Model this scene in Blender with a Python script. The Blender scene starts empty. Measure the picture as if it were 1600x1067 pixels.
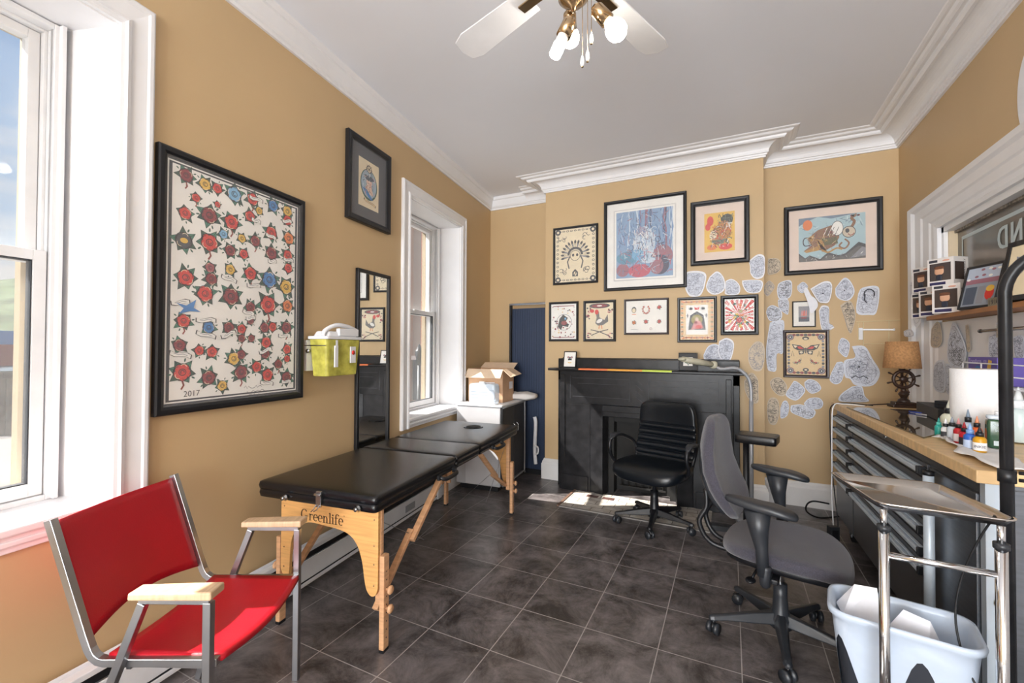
import bpy, bmesh, math, random
from math import sin, cos, pi, radians
from mathutils import Vector, Matrix
random.seed(7)
SC = bpy.context.scene
COL = SC.collection
# ------------------------------------------------------------------ camera
F = 685.284; HC = 1.3
YAW, PIT, ROL = radians(-26.41956), radians(0.87355), radians(0.2588)
_r = Vector((cos(YAW), -sin(YAW), 0)); _f = Vector((sin(YAW), cos(YAW), 0)); _u = Vector((0, 0, 1))
_f2 = cos(PIT)*_f + sin(PIT)*_u; _u2 = cos(PIT)*_u - sin(PIT)*_f
CR = cos(ROL)*_r + sin(ROL)*_u2; CU = cos(ROL)*_u2 - sin(ROL)*_r; CF = _f2
CP = Vector((0, 0, HC))
cam = bpy.data.cameras.new('camera'); cam.sensor_width = 36; cam.lens = 36*F/1600; cam.clip_start = 0.02; cam.clip_end = 2000
camo = bpy.data.objects.new('camera', cam); COL.objects.link(camo)
camo.matrix_world = Matrix(((CR.x, CU.x, -CF.x, 0), (CR.y, CU.y, -CF.y, 0), (CR.z, CU.z, -CF.z, HC), (0, 0, 0, 1)))
SC.camera = camo
# ------------------------------------------------------------------ world, sun, exposure
vs = SC.view_settings
vs.view_transform = 'Standard'; vs.look = 'None'; vs.gamma = 1; vs.use_curve_mapping = False; vs.exposure = 0.12
SUN_DIR = Vector((0.947, 0.475, -1.02)).normalized()
W = bpy.data.worlds.new('sky'); SC.world = W; W.use_nodes = True
nt = W.node_tree; nt.nodes.clear()
_o = nt.nodes.new('ShaderNodeOutputWorld'); _b = nt.nodes.new('ShaderNodeBackground')
_tc = nt.nodes.new('ShaderNodeTexCoord'); _sx = nt.nodes.new('ShaderNodeSeparateXYZ')
_gr = nt.nodes.new('ShaderNodeValToRGB'); _n = nt.nodes.new('ShaderNodeTexNoise'); _cr = nt.nodes.new('ShaderNodeValToRGB')
_mp = nt.nodes.new('ShaderNodeMapping'); _mx = nt.nodes.new('ShaderNodeMixRGB')
nt.links.new(_tc.outputs['Generated'], _sx.inputs[0]); nt.links.new(_sx.outputs['Z'], _gr.inputs[0])
_gr.color_ramp.elements[0].position = 0.0; _gr.color_ramp.elements[0].color = (0.62, 0.78, 0.95, 1)
_gr.color_ramp.elements[1].position = 0.6; _gr.color_ramp.elements[1].color = (0.22, 0.45, 0.86, 1)
_mp.inputs['Scale'].default_value = (1.5, 1.5, 5.0); _mp.inputs['Location'].default_value = (0.3, 0.1, 0.35)
nt.links.new(_tc.outputs['Generated'], _mp.inputs[0]); nt.links.new(_mp.outputs[0], _n.inputs['Vector'])
_n.inputs['Scale'].default_value = 1.6; _n.inputs['Detail'].default_value = 7
_cr.color_ramp.elements[0].position = 0.42; _cr.color_ramp.elements[1].position = 0.58
nt.links.new(_n.outputs['Fac'], _cr.inputs[0]); nt.links.new(_cr.outputs[0], _mx.inputs[0])
nt.links.new(_gr.outputs[0], _mx.inputs[1]); _mx.inputs[2].default_value = (1, 1, 1, 1)
nt.links.new(_mx.outputs[0], _b.inputs[0]); _b.inputs[1].default_value = 0.75
nt.links.new(_b.outputs[0], _o.inputs[0])
sl = bpy.data.lights.new('sun', 'SUN'); sl.energy = 17.0; sl.angle = radians(0.6); sl.color = (1, 0.95, 0.88)
so = bpy.data.objects.new('sun', sl); COL.objects.link(so); so.rotation_euler = SUN_DIR.to_track_quat('-Z', 'Y').to_euler(); so.location = (-8, -3, 9)
def area(name, loc, target, w, h, e, col=(1, 1, 1)):
    l = bpy.data.lights.new(name, 'AREA'); l.shape = 'RECTANGLE'; l.size = w; l.size_y = h; l.energy = e; l.color = col
    o = bpy.data.objects.new(name, l); COL.objects.link(o); o.location = loc
    o.rotation_euler = (Vector(target)-Vector(loc)).to_track_quat('-Z', 'Y').to_euler(); return o
# added fill light, out of view in the wall opening behind the camera
area('added_fill_light', (-0.2, -4.15, 1.5), (-0.2, 5, 3.6), 2.7, 2.3, 380, (0.93, 0.965, 1.0))

# ------------------------------------------------------------------ pixel -> plane helpers (surveying the photo)
def ray(x, y):
    return CR*((x-800)/F) + CU*(-(y-533.5)/F) + CF
def onz(x, y, z):
    d = ray(x, y); return CP + d*((z-HC)/d.z)
def ony(x, y, Y):
    d = ray(x, y); return CP + d*(Y/d.y)
def onx(x, y, X):
    d = ray(x, y); return CP + d*(X/d.x)
def onp(x, y, P, n):
    d = ray(x, y); return CP + d*((Vector(P)-CP).dot(n)/d.dot(n))

# ------------------------------------------------------------------ materials
def lin(h):
    if isinstance(h, tuple): return h
    h = h.lstrip('#'); c = [int(h[i:i+2], 16)/255 for i in (0, 2, 4)]
    return tuple(((v+0.055)/1.055)**2.4 if v > 0.04045 else v/12.92 for v in c)
MATS = {}
def M(name, hexc, rough=0.5, metal=0.0, noise=0.0, nscale=8.0, bump=0.0, bscale=60.0, spec=None, emit=0.0, trans=0.0, alpha=1.0, coat=0.0, stretch=None, ior=None, sheen=0.0):
    if name in MATS: return MATS[name]
    m = bpy.data.materials.new(name); m.use_nodes = True; n = m.node_tree; p = n.nodes['Principled BSDF']
    c = lin(hexc)
    p.inputs['Base Color'].default_value = (*c, 1); p.inputs['Roughness'].default_value = rough; p.inputs['Metallic'].default_value = metal
    if spec is not None: p.inputs['Specular IOR Level'].default_value = spec
    if emit: p.inputs['Emission Color'].default_value = (*c, 1); p.inputs['Emission Strength'].default_value = emit
    if trans: p.inputs['Transmission Weight'].default_value = trans
    if ior: p.inputs['IOR'].default_value = ior
    if alpha < 1: p.inputs['Alpha'].default_value = alpha
    if coat: p.inputs['Coat Weight'].default_value = coat
    if sheen: p.inputs['Sheen Weight'].default_value = sheen
    tc = n.nodes.new('ShaderNodeTexCoord'); mp = n.nodes.new('ShaderNodeMapping'); n.links.new(tc.outputs['Object'], mp.inputs[0])
    if stretch: mp.inputs['Scale'].default_value = stretch
    t = n.nodes.new('ShaderNodeTexNoise'); n.links.new(mp.outputs[0], t.inputs['Vector']); t.inputs['Scale'].default_value = nscale; t.inputs['Detail'].default_value = 4
    nz = noise if noise else 0.04
    mx = n.nodes.new('ShaderNodeMixRGB'); r = n.nodes.new('ShaderNodeValToRGB')
    r.color_ramp.elements[0].position = 0.35; r.color_ramp.elements[1].position = 0.65
    n.links.new(t.outputs['Fac'], r.inputs[0]); n.links.new(r.outputs[0], mx.inputs[0])
    mx.inputs[1].default_value = tuple(max(0, v*(1-nz)) for v in c)+(1,); mx.inputs[2].default_value = tuple(min(1, v*(1+nz)) for v in c)+(1,)
    n.links.new(mx.outputs[0], p.inputs['Base Color'])
    if bump:
        t2 = n.nodes.new('ShaderNodeTexNoise'); n.links.new(mp.outputs[0], t2.inputs['Vector']); t2.inputs['Scale'].default_value = bscale
        b = n.nodes.new('ShaderNodeBump'); b.inputs['Strength'].default_value = bump; b.inputs['Distance'].default_value = 0.01
        n.links.new(t2.outputs['Fac'], b.inputs['Height']); n.links.new(b.outputs[0], p.inputs['Normal'])
    MATS[name] = m; return m
def brickmat(name, c1, c2, mortar, bw, bh, ms, rough, loc=(0, 0, 0), offset=0.5, nz=0.35, vert=None, bump=0.3, nscale=5):
    m = bpy.data.materials.new(name); m.use_nodes = True; n = m.node_tree; p = n.nodes['Principled BSDF']
    tc = n.nodes.new('ShaderNodeTexCoord'); mp = n.nodes.new('ShaderNodeMapping'); n.links.new(tc.outputs['Object'], mp.inputs[0])
    mp.inputs['Location'].default_value = loc
    vec = mp.outputs[0]
    if vert:
        s = n.nodes.new('ShaderNodeSeparateXYZ'); c = n.nodes.new('ShaderNodeCombineXYZ'); n.links.new(vec, s.inputs[0])
        n.links.new(s.outputs[vert[0]], c.inputs[0]); n.links.new(s.outputs[vert[1]], c.inputs[1]); vec = c.outputs[0]
    b = n.nodes.new('ShaderNodeTexBrick'); n.links.new(vec, b.inputs['Vector']); b.offset = offset; b.squash = 1
    b.inputs['Scale'].default_value = 1; b.inputs['Brick Width'].default_value = bw; b.inputs['Row Height'].default_value = bh
    b.inputs['Mortar Size'].default_value = ms; b.inputs['Mortar Smooth'].default_value = 0.1; b.inputs['Bias'].default_value = 0
    t = n.nodes.new('ShaderNodeTexNoise'); t.inputs['Scale'].default_value = nscale; t.inputs['Detail'].default_value = 12; t.inputs['Roughness'].default_value = 0.78; t.inputs['Distortion'].default_value = 0.5
    n.links.new(tc.outputs['Object'], t.inputs['Vector'])
    r = n.nodes.new('ShaderNodeValToRGB'); r.color_ramp.elements[0].position = 0.38; r.color_ramp.elements[1].position = 0.66; n.links.new(t.outputs['Fac'], r.inputs[0])
    mx = n.nodes.new('ShaderNodeMixRGB'); n.links.new(r.outputs[0], mx.inputs[0])
    mx.inputs[1].default_value = (*lin(c1), 1); mx.inputs[2].default_value = (*lin(c2), 1)
    mv = n.nodes.new('ShaderNodeMixRGB'); mv.blend_type = 'MULTIPLY'; mv.inputs[0].default_value = 1.0
    b.inputs['Color1'].default_value = (1-nz, 1-nz, 1-nz, 1); b.inputs['Color2'].default_value = (1, 1, 1, 1); b.inputs['Mortar'].default_value = (1, 1, 1, 1)
    n.links.new(mx.outputs[0], mv.inputs[1]); n.links.new(b.outputs['Color'], mv.inputs[2])
    mm = n.nodes.new('ShaderNodeMixRGB'); n.links.new(b.outputs['Fac'], mm.inputs[0]); n.links.new(mv.outputs[0], mm.inputs[1]); mm.inputs[2].default_value = (*lin(mortar), 1)
    n.links.new(mm.outputs[0], p.inputs['Base Color']); p.inputs['Roughness'].default_value = rough
    inv = n.nodes.new('ShaderNodeMath'); inv.operation = 'MULTIPLY_ADD'; n.links.new(b.outputs['Fac'], inv.inputs[0]); inv.inputs[1].default_value = -1.0
    sc = n.nodes.new('ShaderNodeMath'); sc.operation = 'MULTIPLY'; n.links.new(t.outputs['Fac'], sc.inputs[0]); sc.inputs[1].default_value = 0.5
    n.links.new(sc.outputs[0], inv.inputs[2])
    bp = n.nodes.new('ShaderNodeBump'); bp.inputs['Strength'].default_value = bump; bp.inputs['Distance'].default_value = 0.004
    n.links.new(inv.outputs[0], bp.inputs['Height']); n.links.new(bp.outputs[0], p.inputs['Normal'])
    MATS[name] = m; return m

m_wall = M('ochre_wall_paint', '#C8AC83', 0.55, noise=0.03, nscale=1.5, bump=0.02, bscale=90)
m_ceil = M('ceiling_paint', '#EEF1F8', 0.8, noise=0.015, nscale=1)
m_white = M('white_gloss_trim', '#ECECEE', 0.35, noise=0.015)
m_base = M('white_baseboard', '#E2E1E0', 0.4, noise=0.03)
m_floor = brickmat('slate_tile_floor', '#3A3534', '#878080', '#A29E9B', 0.323, 0.3339, 0.0022, 0.3, offset=0, nz=0.22, loc=(0.606+0.323*4+0.0, -2.67+0.3339*12, 0), bump=0.35, nscale=4.5)
m_black = M('black_plastic', '#15161A', 0.42)
m_blackg = M('black_gloss_paint', '#202022', 0.3, noise=0.3, nscale=12, bump=0.08, bscale=25, spec=0.22)
m_frame = M('black_frame_wood', '#16171B', 0.38, noise=0.1)
m_dframe = M('dark_brown_frame', '#2A1A1C', 0.38, noise=0.1)
m_vinyl = M('black_vinyl', '#0D0E12', 0.26, bump=0.12, bscale=300)
m_leather = M('black_leather', '#0E1319', 0.3, bump=0.1, bscale=200)
m_red = M('red_vinyl', '#B3071E', 0.38, bump=0.06, bscale=200)
m_chrome = M('brushed_chrome', '#B9BCC0', 0.22, 1.0)
m_steel = M('polished_steel', '#D8D9DB', 0.1, 1.0)
m_ssteel = M('stainless_tray', '#CFCBC6', 0.16, 1.0)
m_ss = M('stainless_cabinet', '#7C8087', 0.3, 0.85, noise=0.08, nscale=3, stretch=(1, 1, 30))
m_ssdark = M('cabinet_steel_dark', '#65676C', 0.34, 0.7, noise=0.05)
m_alu = M('aluminium_handle', '#C6D2DD', 0.35, 0.15)
m_beech = M('beech_wood', '#CFA078', 0.45, noise=0.12, nscale=3, stretch=(2, 2, 25))
m_ply = M('plywood_panel', '#D9A566', 0.42, noise=0.12, nscale=3, stretch=(2, 2, 30))
m_butcher = M('butcher_block', '#E2BF8D', 0.4, noise=0.12, nscale=2.5, stretch=(22, 1.5, 6))
m_arm = M('armrest_wood', '#CDAE8C', 0.5, noise=0.12, nscale=4, stretch=(3, 20, 3))
m_glass = M('clear_glass', '#F4F8F8', 0.02, alpha=0.12, spec=0.5)
m_paper = M('white_paper', '#E9EAF0', 0.7, noise=0.03, nscale=30)
m_tracing = M('tracing_paper', '#C9BBA7', 0.7, noise=0.08, nscale=40)
m_bluew = M('white_tracing', '#DADFEA', 0.7, noise=0.05, nscale=40)
m_bluearea = M('pencil_shading', '#D0D4DF', 0.8, noise=0.1, nscale=60)
m_ink = M('pencil_line', '#767B8E', 0.8)
m_inkd = M('dark_ink_line', '#3A3A42', 0.8)
m_brown = M('shelf_wood', '#A06B3C', 0.5, noise=0.15, nscale=4, stretch=(2, 12, 12))
m_gold = M('brass_nickel', '#B49A78', 0.22, 1.0)
m_gfab = M('grey_fabric', '#42404A', 0.95, noise=0.22, nscale=220, bump=0.3, bscale=400, sheen=0.3)
m_gplast = M('dark_grey_plastic', '#2B2E33', 0.38)
m_wplast = M('white_plastic', '#E6E7EA', 0.4)
def flat(name, h, r=0.6): return M('c_'+name, h, r)
CRED = flat('red', '#D5392F'); CMAR = flat('maroon', '#8E2B33'); CYEL = flat('yellow', '#E5B84A'); CBLU = flat('blue', '#3F7FBF'); CLBL = flat('light_blue', '#7DB4DA')
CGRN = flat('leaf_green', '#3C8068'); CDKG = flat('dark_green', '#2C5546'); CBLK = flat('print_black', '#1B1A1E'); CORG = flat('orange', '#E07A35')
CCRM = flat('cream', '#E9D9B8'); CWHT = flat('print_white', '#F1EEE8'); CTAN = flat('tan', '#E3C592'); CPNK = flat('pink', '#D88A86'); CGRY = flat('grey', '#8A8A90')
CSAL = flat('salmon', '#E36A55'); CLIM = flat('lime', '#BDE04A')

# ------------------------------------------------------------------ geometry builder
class G:
    def __init__(s): s.v = []; s.f = []; s.fm = []; s.sm = []; s.mats = []; s.T = Matrix.Identity(4)
    def add(s, vs, fs, mat, smooth=False):
        b = len(s.v)
        if mat not in s.mats: s.mats.append(mat)
        k = s.mats.index(mat)
        for v in vs: s.v.append(tuple(s.T @ Vector(v)))
        for f in fs: s.f.append([i+b for i in f]); s.fm.append(k); s.sm.append(smooth)
        return s
    def box(s, x0, x1, y0, y1, z0, z1, mat, R=None, c=None):
        vs = [(x, y, z) for z in (z0, z1) for y in (y0, y1) for x in (x0, x1)]
        if R is not None: vs = [Vector(c)+R@(Vector(v)-Vector(c)) for v in vs]
        return s.add(vs, [(0, 2, 3, 1), (4, 5, 7, 6), (0, 1, 5, 4), (2, 6, 7, 3), (0, 4, 6, 2), (1, 3, 7, 5)], mat)
    def beam(s, p0, p1, w, h, mat, up=(0, 0, 1)):
        p0 = Vector(p0); p1 = Vector(p1); d = (p1-p0).normalized(); u = Vector(up)
        if abs(d.dot(u)) > 0.98: u = Vector((0, 1, 0))
        a = d.cross(u).normalized(); b = a.cross(d).normalized()
        vs = []
        for p in (p0, p1):
            for sa, sb in ((-1, -1), (1, -1), (1, 1), (-1, 1)): vs.append(p+a*w/2*sa+b*h/2*sb)
        return s.add(vs, [(3, 2, 1, 0), (4, 5, 6, 7), (0, 1, 5, 4), (1, 2, 6, 5), (2, 3, 7, 6), (3, 0, 4, 7)], mat)
    def cyl(s, p0, p1, r0, mat, r1=None, n=20, caps=True):
        return s.tube([p0, p1], [r0, r0 if r1 is None else r1], mat, n, caps)
    def tube(s, pts, r, mat, n=10, caps=True, square=False):
        pts = [Vector(p) for p in pts]; N = len(pts)
        if not hasattr(r, '__len__'): r = [r]*N
        vs = []; prev = None
        for i, p in enumerate(pts):
            if i == 0: t = pts[1]-pts[0]
            elif i == N-1: t = pts[-1]-pts[-2]
            else: t = (pts[i+1]-p).normalized()+(p-pts[i-1]).normalized()
            t = t.normalized() if t.length > 1e-9 else Vector((0, 0, 1))
            if prev is None:
                u = Vector((0, 0, 1)) if abs(t.z) < 0.9 else Vector((0, 1, 0))
                a = t.cross(u).normalized()
            else:
                a = prev-t*prev.dot(t)
                a = a.normalized() if a.length > 1e-6 else t.cross(Vector((0.3, 1, 0.2))).normalized()
            prev = a; b = t.cross(a)
            for k in range(n):
                an = 2*pi*(k+(0.5 if n == 4 else 0))/n
                vs.append(p+(a*cos(an)+b*sin(an))*r[i])
        fs = []
        for i in range(N-1):
            for k in range(n):
                fs.append((i*n+k, i*n+(k+1) % n, (i+1)*n+(k+1) % n, (i+1)*n+k))
        if caps: fs.append(tuple(range(n-1, -1, -1))); fs.append(tuple((N-1)*n+k for k in range(n)))
        return s.add(vs, fs, mat, n > 6)
    def lathe(s, prof, c, mat, n=24, axis=None, smooth=True):
        A = Matrix.Identity(3)
        if axis is not None: A = Vector((0, 0, 1)).rotation_difference(Vector(axis)).to_matrix()
        vs = []
        for r, z in prof:
            for k in range(n): vs.append(Vector(c)+A@Vector((r*cos(2*pi*k/n), r*sin(2*pi*k/n), z)))
        fs = []
        for i in range(len(prof)-1):
            for k in range(n): fs.append((i*n+k, i*n+(k+1) % n, (i+1)*n+(k+1) % n, (i+1)*n+k))
        fs.append(tuple(range(n-1, -1, -1))); fs.append(tuple((len(prof)-1)*n+k for k in range(n)))
        return s.add(vs, fs, mat, smooth)
    def sell(s, c, a, mat, e1=1.0, e2=1.0, nu=32, nv=16, deform=None, uz=False):
        # superellipsoid: e1 vertical squareness exponent, e2 plan exponent (1 = sphere, small = boxy)
        def sp(v, e): return math.copysign(abs(v)**e, v)
        vs = []
        for j in range(nv+1):
            ph = -pi/2+pi*j/nv
            if uz: q_ = sin(ph*.96/1) if abs(ph) < pi/2-1e-6 else math.copysign(1, ph); ph = math.asin(max(-1, min(1, math.copysign(abs(q_)**(1/e1), q_))))
            for i in range(nu):
                th = 2*pi*i/nu
                p = Vector((a[0]*sp(cos(ph), e1)*sp(cos(th), e2), a[1]*sp(cos(ph), e1)*sp(sin(th), e2), a[2]*sp(sin(ph), e1)))
                if deform: p = deform(p)
                vs.append(Vector(c)+p)
        fs = [(j*nu+i, j*nu+(i+1) % nu, (j+1)*nu+(i+1) % nu, (j+1)*nu+i) for j in range(nv) for i in range(nu)]
        return s.add(vs, fs, mat, True)
    def prism(s, pts, y0, y1, mat, smooth=False):
        # outline pts (x,z) extruded along y
        n = len(pts); vs = [(p[0], y0, p[1]) for p in pts]+[(p[0], y1, p[1]) for p in pts]
        ar = sum(pts[i][0]*pts[(i+1) % n][1]-pts[(i+1) % n][0]*pts[i][1] for i in range(n))
        fr = list(range(n)); bk = [n+i for i in range(n-1, -1, -1)]
        fs = [tuple(fr), tuple(bk)]+[((i+1) % n, i, n+i, n+(i+1) % n) for i in range(n)]
        if ar < 0: fs = [tuple(reversed(f)) for f in fs]
        return s.add(vs, fs, mat, smooth)
    def prismz(s, pts, z0, z1, mat):
        n = len(pts); vs = [(p[0], p[1], z0) for p in pts]+[(p[0], p[1], z1) for p in pts]
        ar = sum(pts[i][0]*pts[(i+1) % n][1]-pts[(i+1) % n][0]*pts[i][1] for i in range(n))
        fs = [tuple(range(n-1, -1, -1)), tuple(n+i for i in range(n))]+[(i, (i+1) % n, n+(i+1) % n, n+i) for i in range(n)]
        if ar < 0: fs = [tuple(reversed(f)) for f in fs]
        return s.add(vs, fs, mat)
    # --- flat artwork, facing -y
    def poly(s, pts, L, mat):
        n = len(pts); ar = sum(pts[i][0]*pts[(i+1) % n][1]-pts[(i+1) % n][0]*pts[i][1] for i in range(n))
        f = tuple(range(n)) if ar > 0 else tuple(range(n-1, -1, -1))
        return s.add([(p[0], -L*0.00035, p[1]) for p in pts], [f], mat)
    def ell(s, x, z, a, b, L, mat, rot=0, n=14):
        return s.poly([(x+a*cos(t)*cos(rot)-b*sin(t)*sin(rot), z+a*cos(t)*sin(rot)+b*sin(t)*cos(rot)) for t in [2*pi*k/n for k in range(n)]], L, mat)
    def line(s, pts, w, L, mat):
        P = [Vector(p) for p in pts]; l = []; r = []
        for i, p in enumerate(P):
            t = (P[min(i+1, len(P)-1)]-P[max(i-1, 0)]); t = t.normalized() if t.length > 1e-9 else Vector((1, 0)); nn = Vector((-t.y, t.x))
            l.append(p+nn*w/2); r.append(p-nn*w/2)
        N = len(P); vs = [(q.x, -L*0.00035, q.y) for q in r]+[(q.x, -L*0.00035, q.y) for q in l]
        return s.add(vs, [(i, i+1, N+i+1, N+i) for i in range(N-1)], mat)
    def arc(s, x, z, r, a0, a1, w, L, mat, n=8, rz=None):
        rz = r if rz is None else rz
        return s.line([(x+r*cos(a0+(a1-a0)*k/n), z+rz*sin(a0+(a1-a0)*k/n)) for k in range(n+1)], w, L, mat)
    def rect(s, x0, x1, z0, z1, L, mat): return s.poly([(x0, z0), (x1, z0), (x1, z1), (x0, z1)], L, mat)
    def text(s, body, size, mat, mtx, depth=0.0, align='CENTER', mirror=False, sx=1.0):
        cu = bpy.data.curves.new('t', 'FONT'); cu.body = body; cu.size = size; cu.align_x = align; cu.extrude = depth; cu.resolution_u = 3
        o = bpy.data.objects.new('t', cu); me = bpy.data.meshes.new_from_object(o)
        S = Matrix.Scale(-1 if mirror else 1, 4, (1, 0, 0)) @ Matrix.Scale(sx, 4, (1, 0, 0))
        X = mtx @ Matrix.Rotation(pi/2, 4, 'X') @ S
        s.add([X@v.co for v in me.vertices], [tuple(p.vertices) if not mirror else tuple(reversed(p.vertices)) for p in me.polygons], mat)
        bpy.data.objects.remove(o); bpy.data.curves.remove(cu); bpy.data.meshes.remove(me)
        return s
    def build(s, name, parent=None, loc=None, rot=None, bevel=0.0, seg=2, label=None, sub=0, solid=0.0):
        me = bpy.data.meshes.new(name); me.from_pydata(s.v, [], s.f)
        for m in s.mats: me.materials.append(m)
        me.polygons.foreach_set('material_index', s.fm); me.polygons.foreach_set('use_smooth', s.sm); me.update()
        o = bpy.data.objects.new(name, me); COL.objects.link(o)
        if parent is not None: o.parent = parent
        if loc is not None: o.location = loc
        if rot is not None: o.rotation_euler = rot
        if bevel:
            b = o.modifiers.new('bevel', 'BEVEL'); b.width = bevel; b.segments = seg; b.limit_method = 'ANGLE'; b.angle_limit = radians(50); b.harden_normals = False
        if solid:
            b = o.modifiers.new('solid', 'SOLIDIFY'); b.thickness = solid
        if sub:
            b = o.modifiers.new('sub', 'SUBSURF'); b.levels = sub; b.render_levels = sub
        if label: o['label'] = label
        return o
def thing(name, label, cat, loc=(0, 0, 0), rz=0, group=None):
    o = bpy.data.objects.new(name, None); COL.objects.link(o); o.location = loc; o.rotation_euler = (0, 0, rz); o.empty_display_size = 0.1
    o['label'] = label; o['category'] = cat
    if group: o['group'] = group
    return o
def tag(o, label, cat, group=None):
    o['label'] = label; o['category'] = cat
    if group: o['group'] = group
    return o
def struct(o):
    o['kind'] = 'structure'; return o
def smooth_path(pts, k=6):
    P = [Vector(p) for p in pts]; out = []
    for i in range(len(P)-1):
        a = P[max(i-1, 0)]; b = P[i]; c = P[i+1]; d = P[min(i+2, len(P)-1)]
        for j in range(k):
            t = j/k
            out.append(0.5*((2*b)+(c-a)*t+(2*a-5*b+4*c-d)*t*t+(3*b-a-3*c+d)*t**3))
    out.append(P[-1]); return out
def Rz(a): return Matrix.Rotation(a, 4, 'Z')
def Tr(*a): return Matrix.Translation(Vector(a if len(a) == 3 else a[0]))

# ------------------------------------------------------------------ the room's planes
AL = radians(7.34)
LP = Vector((-2.453, 4.37, 0)); LN = Vector((cos(AL), sin(AL), 0)); LD = Vector((-sin(AL), cos(AL), 0))   # left wall: point, inward normal, direction
YR, YC, XW = 4.37, 4.109, 1.18            # recess wall, chimney breast front, right wall
XC0, XC1 = -1.667, 0.25                    # chimney breast sides
ZC = 3.0; YF = -4.2                        # ceiling, front wall
RL = radians(97.34)
def lw(s, o, z): return LP+LD*s+LN*o+Vector((0, 0, z))
# a "wall frame": origin, x = viewer's right, y = into the wall, z up
def wframe(kind, off=0.0):
    if kind == 'L': return (LP+LN*off, LD, LN, RL)
    if kind == 'C': return (Vector((0, YC-off, 0)), Vector((1, 0, 0)), Vector((0, -1, 0)), 0)
    if kind == 'B': return (Vector((0, YR-off, 0)), Vector((1, 0, 0)), Vector((0, -1, 0)), 0)
    if kind == 'R': return (Vector((XW-off, 0, 0)), Vector((0, -1, 0)), Vector((-1, 0, 0)), -pi/2)
def wpx(kind, x, y, off=0.0):
    O, ax, n, rz = wframe(kind, off)
    p = onp(x, y, O, n); return ((p-O).dot(ax), p.z)
def wloc(kind, u, z, off=0.0):
    O, ax, n, rz = wframe(kind, off); p = O+ax*u; return Vector((p.x, p.y, z)), rz

# ------------------------------------------------------------------ floor, ceiling, walls
fb = lw(YF/cos(AL)-4.37/cos(AL), 0, 0)
sF = -(4.37-YF)/cos(AL)                    # wall coordinate where the left wall meets the front wall
cornL = lw(sF, 0, 0)
T = 0.35
g = G(); g.prismz([(cornL.x-0.4, YF-0.2), (XW+0.3, YF-0.2), (XW+0.3, YR+0.3), (-2.9, YR+0.3)], -0.12, 0, m_floor); struct(g.build('floor'))
g = G(); g.prismz([(cornL.x-0.4, YF-0.2), (XW+0.3, YF-0.2), (XW+0.3, YR+0.3), (-2.9, YR+0.3)], ZC, ZC+0.12, m_ceil); struct(g.build('ceiling'))
# left wall with two splayed window openings (wall-local: x = s, y = into the wall)
def open_panel(g, x0, x1, z0, z1, wins, y0, y1, mat):
    xs = sorted({x0, x1, *[w[0] for w in wins], *[w[1] for w in wins]})
    for a, b in zip(xs[:-1], xs[1:]):
        w = [w for w in wins if w[0] <= a+1e-6 and w[1] >= b-1e-6]
        if w:
            w = w[0]; g.box(a, b, y0, y1, z0, w[2], mat); g.box(a, b, y0, y1, w[3], z1, mat)
        else: g.box(a, b, y0, y1, z0, z1, mat)
WZ0, WZ1, WD = 0.735, 2.475, 0.215
W1 = (-4.50, -3.625); W2 = (-1.69, -0.79)
g = G(); open_panel(g, sF-0.1, 0.0, 0, ZC, [(W1[0], W1[1], WZ0, WZ1), (W2[0], W2[1], WZ0, WZ1)], 0, T, m_wall)
g.box(0.0, 0.12, 0.0, T, 0, ZC, m_wall)
wl = struct(g.build('wall_left', loc=LP, rot=(0, 0, RL)))
g = G()
g.box(-2.6, XC0, YR, YR+0.15, 0, ZC, m_wall); g.box(XC0, XC1, YC, YR+0.15, 0, ZC, m_wall)
g.box(XC1, XW+0.2, YR, YR+0.15, 0, ZC, m_wall)
struct(g.build('wall_back'))
# right wall with the interior window opening
RZ0, RZ1 = 1.50, 2.06; RY1 = 3.62
g = G(); open_panel(g, -YR, -YF, 0, ZC, [(-RY1, 0.6, RZ0, RZ1)], 0, 0.15, m_wall)
struct(g.build('wall_right', loc=(XW, 0, 0), rot=(0, 0, -pi/2)))
# front wall (behind the camera) round an opening added for the fill light
g = G(); open_panel(g, -1.8, 1.4, 0, ZC, [(-1.7, 1.0, 0.4, 2.7)], -0.15, 0, m_wall); struct(g.build('wall_front', loc=(0, YF, 0)))

# swept mouldings with mitred corners
def sweep(g, prof, path, mat, side=1):
    P = [Vector((p[0], p[1])) for p in path]; rows = []
    for i, p in enumerate(P):
        if i > 0: t0 = (p-P[i-1]).normalized()
        if i < len(P)-1: t1 = (P[i+1]-p).normalized()
        if i == 0: t0 = t1
        if i == len(P)-1: t1 = t0
        n0 = Vector((-t0.y, t0.x))*side; n1 = Vector((-t1.y, t1.x))*side
        m = n0+n1; m = m/(m.dot(n0)) if abs(m.dot(n0)) > 1e-6 else n0
        rows.append([(p.x+m.x*o, p.y+m.y*o, z) for o, z in prof])
    n = len(prof); vs = [v for r in rows for v in r]
    fs = [(i*n+k, i*n+k+1, (i+1)*n+k+1, (i+1)*n+k) for i in range(len(P)-1) for k in range(n-1)]
    if side > 0: fs = [tuple(reversed(f)) for f in fs]
    fs += [tuple(range(n)), tuple(range((len(P)-1)*n+n-1, (len(P)-1)*n-1, -1))]
    g.add(vs, fs, mat)
cove = [(0, 2.868), (0.016, 2.868), (0.018, 2.882), (0.024, 2.884), (0.026, 2.896), (0.034, 2.9)]
cove += [(0.034+0.072*(1-cos(t)), 2.9+0.065*sin(t)) for t in [pi/2*k/7 for k in range(1, 8)]]
cove += [(0.115, 2.967), (0.118, 2.958), (0.135, 2.955), (0.145, 2.965), (0.15, 2.978), (0.17, 2.975), (0.185, 2.98), (0.195, 2.992), (0.21, 2.99), (0.225, 2.994), (0.23, 3.0), (0, 3.0)]
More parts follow.
